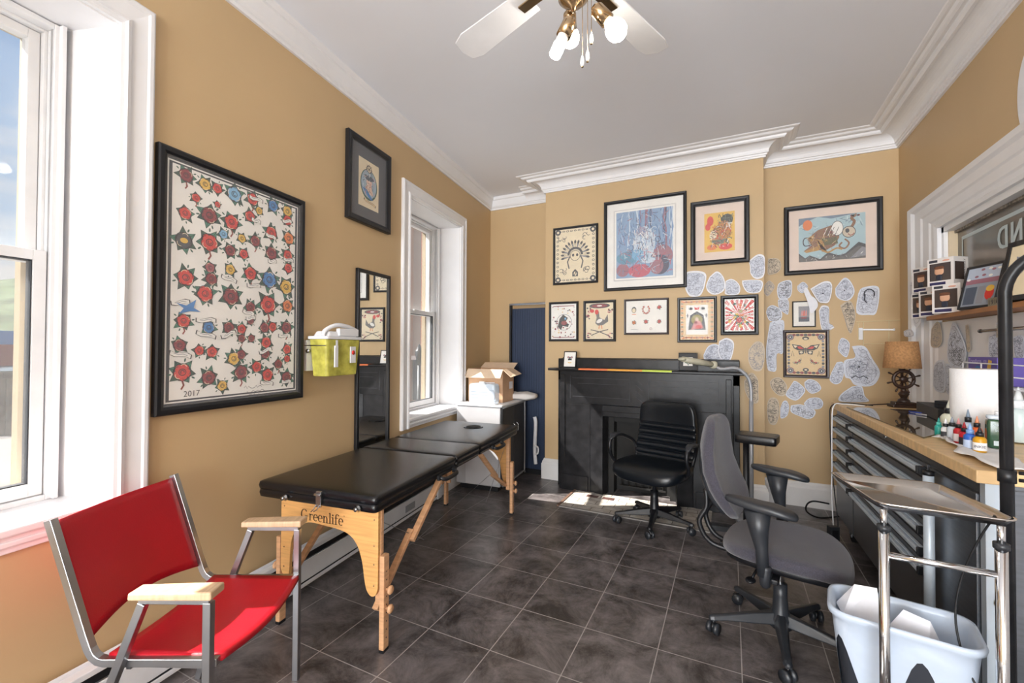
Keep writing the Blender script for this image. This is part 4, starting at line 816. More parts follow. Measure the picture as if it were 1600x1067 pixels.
CUTS = [
 ('broad white sketch cut-out touching the corner of the largest picture frame', 'C', Ac([(60, 300), (90, 262), (200, 258), (256, 288), (250, 370), (225, 450), (190, 490), (110, 492), (70, 440), (62, 380)]), m_paper, m_ink, 1.3, None),
 ('pointed white sketch cut-out with dark lettering, below the tiger print', 'C', Ac([(290, 310), (355, 260), (410, 300), (433, 370), (420, 440), (340, 478), (275, 450), (257, 390)]), m_paper, m_ink, 1.3, None),
 ('small round white sketch cut-out above the ornate red print', 'C', Ac([(437, 350), (490, 330), (545, 360), (573, 415), (550, 475), (440, 475), (432, 430)]), m_paper, m_ink, .8, None),
 ('hourglass-shaped white sketch cut-out beside the lower right corner of the tiger print', 'C', Ac([(650, 165), (735, 103), (795, 120), (800, 200), (800, 270), (775, 320), (710, 328), (668, 280), (662, 210)]), m_paper, m_ink, 1.5, None),
 ('wide boat-shaped white sketch cut-out on the edge of the chimney breast', 'C', Ac([(590, 345), (700, 338), (775, 350), (778, 410), (740, 458), (640, 455), (595, 390)]), m_paper, m_ink, 1, None),
 ('grey-toned sketch cut-out left of the framed dragon print', 'B', Ac([(830, 142), (920, 142), (953, 200), (930, 265), (862, 291), (825, 278)]), m_tracing, m_inkd, 1, None),
 ('small brownish sketch cut-out just inside the recess, level with the boat-shaped paper', 'B', Ac([(788, 400), (840, 344), (892, 395), (868, 450), (825, 493), (790, 455)]), m_tracing, m_ink, .7, None),
 ('densely drawn rose sketch cut-out beneath the left end of the framed dragon print', 'B', Ac([(912, 440), (930, 372), (1010, 342), (1050, 362), (1048, 470), (1010, 515), (932, 515)]), m_bluew, m_inkd, 1.6, None),
 ('small dark-flower sketch cut-out hanging under the dense rose sketch', 'B', Ac([(922, 522), (1015, 520), (1020, 640), (1000, 658), (932, 600)]), m_bluew, m_inkd, .8, None),
 ('round figure sketch cut-out above the long grey paper in the recess', 'B', Ac([(812, 640), (830, 592), (880, 574), (950, 620), (958, 690), (910, 728), (840, 713)]), m_bluew, m_inkd, 1.2, None),
 ('long grey grid-drawn sketch cut-out left of the butterfly print', 'B', [(1203, 504), (1214, 501), (1225, 502), (1224, 530), (1223, 552), (1214, 553), (1213, 578), (1205, 580), (1199, 575), (1197, 545)], m_bluew, m_ink, 2, None),
 ('large white sketch cut-out above the right end of the mantelpiece', 'C', Ec([(213, 700), (248, 686), (280, 712), (262, 790), (227, 790), (207, 750)]), m_paper, m_ink, 1.4, None),
 ('rounded sketch cut-out with a dark edge behind the beige lamp arm', 'C', Ec([(142, 762), (165, 722), (205, 716), (234, 755), (223, 785), (150, 785)]), m_bluew, m_ink, 1.4, None),
 ('tall oval brown-line sketch cut-out right of the mantelpiece', 'C', Ec([(345, 740), (375, 704), (409, 710), (419, 760), (405, 830), (365, 830), (344, 790)]), m_tracing, m_ink, 1.7, None),
 ('dark skull sketch cut-out behind the bend of the floor lamp', 'C', Ec([(325, 880), (355, 842), (386, 870), (390, 930), (388, 975), (360, 978), (330, 930)]), m_tracing, m_inkd, 2, None),
 ('small round white paper cut-out under the framed dragon print', 'B', Cc([(305, 312), (360, 270), (400, 290), (415, 330), (362, 388), (312, 360)]), m_bluew, m_ink, .4, None),
 ('plain curved white paper blade overlapping the framed ship print', 'B', Cc([(372, 370), (385, 330), (412, 340), (450, 410), (500, 450), (520, 520), (470, 588), (440, 588), (420, 500)]), m_paper, m_paper, .1, None),
 ('heart-like white sketch cut-out right of the plain paper blade', 'B', Cc([(440, 342), (590, 262), (668, 300), (640, 470), (570, 488), (520, 468)]), m_paper, m_ink, 1, 'dots'),
 ('rounded compass-like sketch cut-out with a dark dot at its centre', 'B', Cc([(702, 335), (790, 228), (858, 260), (903, 370), (850, 458), (762, 458), (706, 410)]), m_bluew, m_ink, 1.3, 'dots'),
 ('narrow boot-shaped white sketch cut-out right of the framed ship print', 'B', Cc([(530, 570), (560, 517), (620, 520), (638, 560), (640, 700), (690, 745), (590, 788), (552, 740)]), m_paper, m_ink, 1, None),
 ('long tan sketch cut-out of flowers hanging below the compass-like sketch', 'B', Cc([(752, 515), (858, 465), (913, 620), (870, 798), (832, 770), (792, 640)]), m_tracing, m_inkd, 1.8, None),
 ('large white sketch cut-out of a head in profile, above the wire rack', 'B', Cc([(940, 392), (980, 332), (1120, 310), (1163, 370), (1130, 588), (1050, 613), (922, 590)]), m_bluew, m_ink, 1.4, 'face'),
 ('lemon-shaped sketch cut-out left of the wire rack', 'B', Cc([(727, 950), (760, 857), (820, 872), (853, 930), (820, 1055), (742, 1000)]), m_bluew, m_ink, .8, None),
 ('largest white sketch cut-out with a clock face, above the workbench corner', 'B', [(1331, 541), (1351, 541), (1363, 560), (1375, 582), (1364, 602), (1337, 602), (1328, 592), (1320, 588), (1319, 564), (1336, 558)], m_bluew, m_ink, 2.2, 'spider'),
 ('leaning oval sketch cut-out between the butterfly print and the clock sketch', 'B', Bc([(850, 172), (913, 172), (928, 260), (900, 370), (840, 403), (782, 370), (782, 310)]), m_bluew, m_ink, 1.2, None),
 ('bell-shaped sketch cut-out standing right above the workbench top', 'B', Bc([(1010, 424), (1110, 424), (1140, 520), (1183, 580), (1030, 588), (872, 575), (900, 500)]), m_bluew, m_ink, 1.5, None),
 ('darkest tan sketch cut-out below the left corner of the butterfly print', 'B', Bc([(152, 380), (182, 342), (260, 332), (333, 420), (310, 518), (240, 518), (172, 450)]), m_tracing, m_inkd, 1.3, None),
 ('four-cornered white sketch cut-out under the butterfly print', 'B', Bc([(402, 367), (440, 377), (518, 450), (500, 510), (420, 573), (317, 515), (362, 430)]), m_bluew, m_ink, 1, None),
 ('wedge-shaped sketch cut-out under the right corner of the butterfly print', 'B', Bc([(512, 382), (560, 350), (640, 372), (688, 440), (650, 483), (580, 498), (522, 440)]), m_bluew, m_ink, .9, None),
 ('tall oval grey-toned sketch cut-out lowest beside the chimney breast corner', 'B', Bc([(122, 700), (132, 580), (180, 537), (238, 570), (253, 690), (228, 800), (190, 828), (142, 800)]), m_tracing, m_inkd, 1.6, None),
 ('small narrow oval sketch cut-out right of the tall oval grey-toned one', 'B', Bc([(262, 650), (290, 582), (330, 577), (354, 640), (338, 720), (300, 753), (262, 748)]), m_bluew, m_ink, .8, None),
 ('feather-like sketch cut-out lowest of those on the recess wall', 'B', Bc([(372, 622), (470, 612), (560, 640), (628, 680), (610, 740), (550, 763), (470, 738), (372, 690)]), m_bluew, m_inkd, 1, None),
 ('oval sketch cut-out tucked above the feather-like one', 'B', Bc([(507, 600), (560, 550), (660, 542), (708, 590), (690, 648), (620, 663), (532, 640)]), m_bluew, m_ink, .9, None),
]
for i, (lb, kd, pts, mt_, ik, dn, ka) in enumerate(CUTS):
    cutout(lb, kd, pts, mt_, ik, dn, off=0.003+(i % 3)*0.002+(0.03 if 'blade' in lb else 0), seed=i, kindart=ka)
RC_ = [
 ('crumpled white paper bunch hanging on the window casing beside the figurine boxes', [(1421, 440), (1438, 450), (1440, 498), (1430, 510), (1424, 480)], m_paper, m_ink, .3, .066),
 ('small crumpled paper taped at the bottom of the window casing above the lamp shade', Dc([(65, 200), (120, 182), (150, 215), (140, 243), (75, 243)]), m_paper, m_ink, .3, .066),
 ('short rounded tracing hanging below the figurine boxes', Dc([(298, 180), (340, 122), (370, 150), (383, 280), (350, 333), (292, 318)]), m_tracing, m_ink, .6, .028),
 ('long dark flower tracing curling from the shelf edge', Dc([(432, 300), (470, 132), (520, 180), (588, 370), (540, 518), (436, 450)]), m_bluew, m_inkd, 2, .03),
 ('wing-like grey tracing low behind the lamp shade', Dc([(312, 660), (322, 480), (398, 450), (408, 690), (340, 700)]), m_bluew, m_ink, 1.2, .026),
 ('narrow curled strip of tracing paper left of the steel rail', Dc([(580, 152), (608, 160), (620, 350), (592, 350)]), m_tracing, m_ink, .3, .03),
 ('square white sketch sheet hanging from the steel rail', Dc([(772, 232), (880, 222), (888, 418), (778, 413)]), m_paper, m_ink, 1.2, .034),
 ('pale sketch sheet hanging from the steel rail by the frame edge', Dc([(975, 250), (1060, 240), (1066, 420), (1000, 430)]), m_bluew, m_ink, 1.2, .034),
 ('pale upright tracing between the flower tracing and the paper towel', Dc([(415, 470), (470, 500), (472, 700), (420, 705)]), m_bluew, m_ink, .8, .024)]
for i, (lb, pts, mt_, ik, dn, of) in enumerate(RC_):
    cutout(lb, 'R', pts, mt_, ik, dn, off=of, seed=60+i, group='papers hanging below the interior window')

# ------------------------------------------------------------------ fireplace
t = thing('fireplace_mantel', 'glossy black painted fireplace surround with a mantel shelf against the chimney breast', 'fireplace', ((-1.475+.07)/2, YC, 0))
hw = (1.475+.07)/2; fy = -0.23
g = G(); g.box(-hw, hw, -.14, -.002, 1.0, 1.205, m_blackg); g.box(-hw, hw, -.02, -.002, 1.19, 1.212, m_blackg); g.build('back_board', t, bevel=.004)
sp_ = [( -hw-.055, -.30), (-hw-.055, -.10), (-hw, -.10), (-hw, -.01), (hw, -.01), (hw, -.10), (hw+.055, -.10), (hw+.055, -.30)]
g = G(); g.prismz([(-hw-.05, -.17), (-hw, -.13), (hw, -.13), (hw+.05, -.17), (hw+.05, -.29), (-hw-.05, -.29)], 1.095, 1.118, m_blackg); g.build('mantel_shelf', t, bevel=.006)
g = G(); g.box(-hw+.05, hw-.05, fy, -.002, .79, 1.095, m_blackg)
m_inc = M('incised_line', '#4E5056', 0.5)
for sx_ in (-1, 1):
    for (a, b, z) in ((.12, .55, .98), (.08, .6, 1.03), (.08, .6, .86)): g.box(min(sx_*a, sx_*b), max(sx_*a, sx_*b), fy-.0015, fy, z, z+.002, m_inc)
    for a in (.62, .08): g.box(sx_*a-.001, sx_*a+.001, fy-.0015, fy, .84, 1.05, m_inc)
for k in range(4): g.box(-.035+.0, .035, fy-.002, fy, .86+k*.05, .862+k*.05, m_inc, R=Matrix.Rotation(.7, 3, 'Y'), c=(0, fy, .86+k*.05))
g.build('frieze', t, bevel=.004)
oh = .29; ot = .70
for s_ in (-1, 1):
    g = G()
    g.box(min(s_*hw, s_*(hw-.05)), max(s_*hw, s_*(hw-.05)), fy+.09, -.002, 0, 1.09, m_blackg)
    g.box(min(s_*(hw-.05), s_*(oh+.14)), max(s_*(hw-.05), s_*(oh+.14)), fy, -.002, 0, .79, m_blackg)
    g.box(min(s_*(hw-.07), s_*(oh+.16)), max(s_*(hw-.07), s_*(oh+.16)), fy-.012, fy, 0.0, .14, m_blackg)
    g.box(min(s_*(hw-.06), s_*(hw-.1)), max(s_*(hw-.06), s_*(hw-.1)), fy-.008, fy+.001, .14, 1.06, m_blackg)
    g.build('pilaster', t, bevel=.004)
    g = G()   # splayed inner moulding of the opening
    g.add([(s_*(oh+.14), fy, 0), (s_*(oh+.02), fy-.035, 0), (s_*oh, fy+.06, 0), (s_*oh, -.002, 0), (s_*(oh+.14), -.002, 0)]+[(s_*(oh+.14), fy, .80), (s_*(oh+.02), fy-.035, .80), (s_*oh, fy+.06, .80), (s_*oh, -.002, .80), (s_*(oh+.14), -.002, .80)],
          [(0, 1, 6, 5), (1, 2, 7, 6), (2, 3, 8, 7), (3, 4, 9, 8), (4, 0, 5, 9), (4, 3, 2, 1, 0), (5, 6, 7, 8, 9)], m_blackg); g.build('jamb_moulding', t, bevel=.003)
g = G(); g.box(-oh-.02, oh+.02, fy-.03, -.002, ot, .80, m_blackg); g.box(-oh-.02, oh+.02, fy-.05, fy-.03, ot+.045, .80, m_blackg); g.build('opening_lintel', t, bevel=.004)
m_soot = M('sooty_iron', '#151413', 0.7, noise=0.3)
g = G(); g.box(-oh, oh, -.015, -.003, 0, ot, m_soot); g.box(-oh, -oh+.05, -.13, -.015, 0, ot, m_soot); g.box(oh-.05, oh, -.13, -.015, 0, ot, m_soot); g.box(-oh+.05, oh-.05, -.12, -.015, ot-.06, ot, m_soot)
for k in range(7): g.cyl((-.18+k*.06, -.08, .06), (-.18+k*.06, -.08, .26), .006, m_soot, n=8)
g.box(-.2, .2, -.09, -.07, .25, .265, m_soot); g.box(-.2, .2, -.09, -.07, .05, .065, m_soot); g.build('firebox', t)
# hearth of old tiles
m_hearth = brickmat('old_hearth_tile', '#B5AA9E', '#E2DDD4', '#6E655C', 0.155, 0.078, 0.003, 0.6, offset=0.5, nz=0.3, bump=0.4, nscale=12)
hx0, hx1 = -1.26, -.13
g = G(); g.box(hx0, hx1, 3.44, 3.875, 0.001, 0.008, m_hearth); g.box(hx0-.02, hx0, 3.42, 3.89, 0.001, .014, M('worn_metal_strip', '#6B5345', 0.5)); g.box(hx0, hx1, 3.415, 3.44, 0.001, .009, M('grey_edge_tile', '#8A8580', 0.6)); 
for i, x in enumerate((-1.13, -.99)): g.box(x, x+.1, 3.74, 3.80, .008, .0095, M('oxblood_tile', '#5E4540', 0.5))
tag(g.build('hearth'), 'worn cream tiled hearth in front of the black fireplace', 'hearth')
# coloured paper strips on the mantel edge
for i, (a, b, c, nm, y) in enumerate(((905, 950, '#E5763F', 'orange', 0), (950, 1004, '#E8A33A', 'amber', .002), (1004, 1050, '#C6DA54', 'lime green', 0))):
    p = ony(a, 578, YC-.27); q = ony(b, 578, YC-.27); g = G(); g.box(p.x, q.x, -.05, .05, 0, .0015, M('strip_'+nm.replace(' ', '_'), c, 0.6)); g.box(p.x, q.x, -.052, -.05, -.012, .0015, M('strip_'+nm.replace(' ', '_'), c, 0.6))
    tag(g.build('paper_strip', loc=(0, YC-.242, 1.1185)), nm+' paper strip hanging over the front edge of the mantel shelf', 'paper', 'coloured strips on the mantel')
def standing_frame(name, label, x, y, z, w, h, rz, lean, fn, mat, base=CWHT, fw=.008, matw=0, mat2=None, group=None, d=.015):
    t = thing(name, label, 'picture frame', (x, y, z), rz, group); t.rotation_euler = (radians(-lean), 0, rz)
    g = G()
    for (a, b, c_, e) in ((-w/2, -w/2+fw, 0, h), (w/2-fw, w/2, 0, h), (-w/2+fw, w/2-fw, 0, fw), (-w/2+fw, w/2-fw, h-fw, h)): g.box(a, b, -d, 0, c_, e, mat)
    g.build('frame', t, bevel=.0015)
    if mat2: g = G(); g.box(-w/2+fw*.8, w/2-fw*.8, -d+.006, -d+.008, fw*.8, h-fw*.8, mat2); g.build('mat_board', t)
    g = G(); ix, iz, iw, ih = -w/2+fw+matw, fw+matw, w-2*fw-2*matw, h-2*fw-2*matw; g.box(ix, ix+iw, 0, .001, iz, iz+ih, base); fn(g, lambda a, b: (ix+a*iw, iz+b*ih), iw, ih); g.build('print', t, loc=(0, -d+.0045, 0))
    g = G(); g.box(-w/2+fw*.9, w/2-fw*.9, -.004, -.001, fw*.9, h-fw*.9, m_frame); g.build('backing_board', t); return t
def moth(g, P, w, h):
    x, z = P(.5, .55)
    for q in (-1, 1): g.ell(x+q*w*.13, z+h*.08, w*.13, h*.08, 1, CGRY, q*.5); g.ell(x+q*w*.1, z-h*.06, w*.08, h*.05, 1, CBLK, -q*.5); g.ell(x+q*w*.14, z+h*.1, w*.04, h*.03, 2, CSAL)
    g.ell(x, z, w*.04, h*.13, 3, CBLK); x, z = P(.5, .28); g.line([(x-w*.16, z), (x, z-.003), (x+w*.16, z)], .006, 1, CYEL)
def leafy(g, P, w, h):
    for k in range(9): x, z = P(random.uniform(.2, .8), random.uniform(.15, .85)); g.ell(x, z, w*.12, h*.05, 1+k*.1, CGRN if k % 2 else CDKG, random.random()*3)
standing_frame('standing_frame', 'small framed white insect print leaning at the left end of the mantel', -1.353, YC-.165, 1.119, .125, .155, 0, 14, moth, m_frame)
standing_frame('standing_frame', 'small black framed leaf print at the right end of the mantel behind the lamp arm', -.315, YC-.165, 1.119, .15, .15, 0, 12, leafy, m_frame, fw=.008, matw=.03, mat2=m_frame)

# ------------------------------------------------------------------ baseboard heater along the left wall
hl = -1.28-(-4.45); loc = lw(-4.45, 0, 0)
t = thing('baseboard_heater', 'long white electric baseboard heater along the left wall under the treatment table', 'heater', loc, RL)
g = G(); g.prism([(0, .03), (hl, .03), (hl, .235), (0, .235)], -.036, -.029, m_wplast); g.box(0, hl, -.075, -.036, .2, .222, m_wplast); g.box(0, hl, -.075, -.068, .06, .165, m_wplast); g.box(0, hl, -.075, -.036, .03, .05, m_wplast); g.build('casing', t, bevel=.003)
g = G(); g.box(.004, hl-.004, -.066, -.037, .168, .198, m_black); g.box(0, hl, -.07, -.037, .05, .06, m_gplast); g.build('air_slot', t)
for s_ in (0, hl-.06): 
    g = G(); g.box(s_-.004, s_+.064, -.08, -.029, .024, .238, m_wplast); g.build('end_cap', t, bevel=.004)
g = G(); g.box(hl-.55, hl-.42, -.0765, -.075, .08, .13, M('grey_label', '#9EA2A8', 0.6)); g.build('rating_label', t)

# ------------------------------------------------------------------ sharps container
u, z = wpx('L', 530, 548, 0.11)
loc, rz = wloc('L', u, 1.14)
t = thing('sharps_container', 'yellow translucent sharps bin with a white lid hanging on the yellow wall', 'sharps container', loc, rz)
m_yp = M('yellow_translucent', '#CDC75C', 0.25, alpha=0.8, noise=0.25, nscale=18)
def taper(g, w0, d0, w1, d1, z0, z1, yc0, mat, r=.02, inner=False):
    rows = []
    for (w, d, z) in ((w0, d0, z0), (w1, d1, z1)):
        pts = []
        for cx, cy, a0 in ((w/2-r, d/2-r, 0), (-w/2+r, d/2-r, pi/2), (-w/2+r, -d/2+r, pi), (w/2-r, -d/2+r, 1.5*pi)):
            for k in range(5): a = a0+pi/2*k/4; pts.append((cx+r*cos(a), yc0+cy+r*sin(a), z))
        rows.append(pts)
    n = len(rows[0]); fs = [(k, (k+1) % n, n+(k+1) % n, n+k) for k in range(n)]; fs += [tuple(range(n-1, -1, -1)), tuple(n+k for k in range(n))]
    g.add(rows[0]+rows[1], fs, mat)
g = G(); taper(g, .25, .105, .285, .125, 0, .205, -.085, m_yp); g.build('body', t, bevel=.004)
g = G(); taper(g, .30, .14, .30, .14, .205, .222, -.085, m_wplast); taper(g, .25, .11, .22, .09, .222, .25, -.085, m_wplast); g.tube(smooth_path([(-.14, -.12, .222), (-.12, -.12, .255), (-.05, -.13, .285), (.05, -.13, .28), (.13, -.12, .262)], 5), .012, m_wplast, 8); g.box(-.04, .125, -.146, -.12, .225, .268, m_wplast); g.build('lid', t, bevel=.004)
g = G(); g.box(.045, .09, -.153, -.148, .07, .165, m_wplast); g.lathe([(.013, 0), (.013, .002)], (.068, -.153, .13), CRED, n=16, axis=(0, -1, 0)); g.box(-.085, -.06, -.155, -.148, .05, .17, m_wplast); g.box(-.08, -.065, -.157, -.155, .16, .2, m_wplast); g.build('label', t, label='white label with a red dot')
g = G(); g.box(-.15, .0, -.02, -.002, .03, .2, m_wplast); g.tube([(-.16, -.01, .17), (-.155, -.15, .17)], .003, m_chrome, 6); g.lathe([(.012, 0), (.012, .012)], (-.145, -.03, .14), m_chrome, n=12, axis=(-1, 0, 0)); g.build('bracket', t)

# ------------------------------------------------------------------ treatment (massage) table
o0 = Vector((-1.35, 1.446, 0)); ax = (Vector((-1.553, 3.106, 0))-o0).normalized(); rzT = math.atan2(ax.y, ax.x)
# local frame: x along the table away from the camera, y towards the wall
t = thing('massage_table', 'folding massage table with a black vinyl top and beech legs along the left wall', 'massage table', o0, rzT)
TL = 1.672; TW = .54; PB, PT = .597, .676; X0, X1 = -.05, TL+.14
m_cable = M('steel_cable', '#9A9CA0', 0.35, 1.0)
def padsec(x0, x1, name):
    g = G(); xc, hl_ = (x0+x1)/2, (x1-x0)/2
    g.sell((xc, TW/2+.045, PT-.022), (hl_, .335, .026), m_vinyl, .35, .06, 64, 14)
    g.sell((xc, TW/2+.045, PB+.024), (hl_-.002, .33, .026), m_vinyl, .28, .05, 64, 12)
    o = g.build(name, t); return o
secs = [(X0, .70), (.702, 1.03), (1.032, X1)]
for k, (a, b) in enumerate(secs):
    o = padsec(a, b, 'vinyl_pad')
    if k == 2:
        g = G(); g.lathe([(.062, 0), (.075, .002), (.078, .004), (.070, .005), (.06, .001)], (X1-.25, TW/2, PT+.003), m_vinyl, n=28); g.lathe([(.058, 0), (.058, .001)], (X1-.25, TW/2, PT+.0035), M('dark_hole', '#060606', 0.9), n=28); g.build('face_hole_plug', o)
def endpanel(xp, sgn):
    s_ = sgn
    def q(y, z): return (y, z)
    W_ = TW
    out = [(0, .597), (W_, .597), (W_, .27), (W_-.012, .245), (W_-.035, .235), (W_-.05, .25)]
    out += [(W_-.055, .33), (W_-.065, .41), (W_-.10, .47), (W_-.16, .50), (.30, .50), (.17, .485), (.11, .44), (.082, .37), (.07, .30), (.058, .255), (.035, .232), (.012, .24), (0, .27)]
    sm = out[:3]+[(v.x, v.z) for v in smooth_path([(a, 0, b) for a, b in out[2:]], 4)][1:-1]+[out[-1]]
    g = G(); g.T = Matrix(((0, 1, 0, xp), (1, 0, 0, 0), (0, 0, 1, 0), (0, 0, 0, 1)))
    n = len(sm)
    vs = [(a, -s_*.0, b) for a, b in sm]
    g.prism(sm, -.009, .009, m_ply)
    return g
LG = [(.53, .515, .5)]
def fontG(g, org, s, mat):
    # serif lettering drawn from strokes: local x right, z up, origin matrix org
    def T_(pts, w): 
        g.line([(a*s, b*s) for a, b in pts], w*s, 0, mat)
    x = 0
    def stem(x, z0, z1, w=.13): T_([(x, z0), (x, z1)], w)
    def serif(x, z, w=.34): T_([(x-w/2, z), (x+w/2, z)], .05)
    def arcp(cx, cz, rx, rz, a0, a1, w, n=16, thick=True):
        # stroke thicker on the vertical parts
        P = []; 
        for k in range(n):
            b0 = a0+(a1-a0)*k/n; b1 = a0+(a1-a0)*(k+1)/n; m_ = (b0+b1)/2
            T_([(cx+rx*cos(b0), cz+rz*sin(b0)), (cx+rx*cos(b1), cz+rz*sin(b1))], w*(.35+.65*abs(cos(m_))))
    # G
    arcp(.38, .5, .34, .48, radians(38), radians(320), .15); stem(.66, .05, .38, .13); serif(.66, .38, .36); stem(.64, .72, .93, .04); x = .98
    # r
    def e_(x): arcp(x+.25, .33, .22, .31, radians(0), radians(310), .13); T_([(x+.05, .36), (x+.47, .36)], .05)
    stem(x+.1, 0, .62); serif(x+.1, .02); T_([(x-.03, .58), (x+.1, .62)], .06); arcp(x+.27, .42, .17, .18, radians(30), radians(150), .14); x += .5
    e_(x); x += .56; e_(x); x += .58
    # n
    stem(x+.1, 0, .62); serif(x+.1, .02, .3); T_([(x-.03, .58), (x+.1, .62)], .06); arcp(x+.28, .38, .17, .22, radians(0), radians(165), .14); stem(x+.45, 0, .4); serif(x+.45, .02, .3); x += .72
    stem(x+.08, 0, .98); serif(x+.08, .02, .3); T_([(x-.06, .93), (x+.08, .98)], .06); x += .33
    stem(x+.08, 0, .62); serif(x+.08, .02, .3); T_([(x-.06, .58), (x+.08, .62)], .06); g.ell((x+.08)*s, .82*s, .08*s, .08*s, 0, mat); x += .33
    stem(x+.1, 0, .75); serif(x+.1, .02, .3); arcp(x+.26, .76, .16, .2, radians(20), radians(180), .12); serif(x+.14, .6, .36); x += .42
    e_(x); x += .55
    arcp(x+.06, .9, .06, .06, 0, 6.28, .03, 10)
    return x*s
for xp, nm in ((0.0, 0), (TL, 1)):
    g = endpanel(xp, 1); pn = g.build('end_panel', t, bevel=.002)
    if nm == 0:
        g = G(); Wt = fontG(g, None, .048, M('burnt_brown_print', '#3E2A14', 0.6))
        # panel outside face looks toward -x: viewer's right is -y
        g2 = G(); g2.add(g.v, g.f, g.mats[0]); o = g2.build('logo', pn, loc=(-.0096, TW-.12, .512), rot=(0, 0, -pi/2), label='dark serif maker name lettering')
    for y in (0.012, TW-.012):
        g = G(); xi = .03 if nm == 0 else -.03
        g.box(xp+min(.009, xi), xp+max(.009, xi), y-.014, y+.014, .19, .597, m_beech) if nm == 0 else g.box(xp-.03, xp-.009, y-.014, y+.014, .19, .597, m_beech)
        lo = g.build('leg', t, bevel=.003)
        g = G(); xe = xp+(.012 if nm == 0 else -.012); ys = -.03 if y < .1 else .03
        g.box(xe-.02, xe+.02, y+ys-.012, y+ys+.012, .012, .41, m_beech)
        g.build('leg_extension', lo, bevel=.004)
        g = G(); g.box(xe-.019, xe+.019, y+ys-.011, y+ys+.011, 0, .012, m_black); g.build('rubber_foot', lo)
        g = G()
        for k in range(9): g.lathe([(.0032, 0), (.0032, .0006)], (xe, y+ys+(-.0121 if ys < 0 else .0121), .06+k*.035), m_black, n=8, axis=(0, -1 if ys < 0 else 1, 0))
        g.build('height_holes', lo)
        for kz in (.255, .335) if nm == 0 else (.255, .315):
            g = G(); sgn = -1 if ys < 0 else 1
            g.lathe([(.006, 0), (.006, .012), (.017, .014), (.019, .022), (.014, .028), (0.002, .029)], (xe, y+ys+sgn*.012, kz-.07), m_beech, n=14, axis=(0, sgn, 0)); g.build('leg_knob', lo)
    # screws
    g = G()
    for z_ in (.56, .45, .37, .28):
        for y in (.02, TW-.02): g.lathe([(.004, 0), (.003, .0015)], (xp+(-.009 if nm == 0 else .009), y, z_), m_gold, n=10, axis=(-1 if nm == 0 else 1, 0, 0))
    g.build('panel_screws', pn)
# diagonal braces (two piece) and cross bars
for y in (.012, TW-.012):
    g = G(); g.beam((.56, y, .585), (.27, y, .36), .022, .032, m_beech, up=(0, 1, 0)); g.build('brace', t, bevel=.003)
    g = G(); g.beam((.30, y+.02, .40), (.02, y+.02, .16), .02, .03, m_beech, up=(0, 1, 0)); g.build('brace', t, bevel=.003)
    g = G(); g.beam((TL-.56, y, .585), (TL-.27, y, .36), .022, .032, m_beech, up=(0, 1, 0)); g.build('brace', t, bevel=.003)
    g = G(); g.beam((TL-.30, y+.02, .38), (TL-.02, y+.02, .22), .02, .03, m_beech, up=(0, 1, 0)); g.build('brace', t, bevel=.003)
for (a, b) in (((.02, 0.03, .55), (.42, .03, .30)), ((.35, .03, .33), (TL-.27, .03, .40)), ((TL-.02, .03, .55), (TL-.42, .03, .22)), ((.30, .03, .44), (TL/2, .03, .585))):
    g = G(); g.tube([a, b], .0014, m_cable, 5); g.build('cable', t)
for x in (.56, 1.32):
    g = G(); g.tube(smooth_path([(x-.08, -.028, .612), (x-.06, -.056, .602), (x+.06, -.056, .602), (x+.08, -.028, .612)], 4), .011, m_black, 8); g.box(x-.1, x-.07, -.037, -.022, .60, .625, m_black); g.box(x+.07, x+.1, -.037, -.022, .60, .625, m_black); g.build('carry_handle', t)
for y in (.07, .47):   # headrest sockets
    g = G(); g.lathe([(.013, 0), (.016, .004), (.012, .008), (.008, .018), (.009, .022)], (X0-.0, y, .618), m_chrome, n=16, axis=(-1, 0, 0)); g.build('socket', t)
g = G(); g.box(X0-.012, X0+.0, .262, .288, .60, .668, m_chrome); g.cyl((X0-.014, .258, .655), (X0-.014, .292, .655), .006, m_chrome, n=10); g.tube([(X0-.012, .266, .61), (X0-.018, .275, .592), (X0-.02, .292, .582)], .0025, m_chrome, 6); g.tube([(X0-.012, .284, .61), (X0-.02, .294, .59), (X0-.022, .304, .58)], .0025, m_chrome, 6); g.build('latch', t, bevel=.001)

# ------------------------------------------------------------------ red armchair
fc = Vector((-1.406, .966, 0)); th = radians(115.6)
t = thing('red_armchair', 'red vinyl armchair with a square steel tube frame and pale wooden armrests', 'chair', (fc.x, fc.y, 0), th)
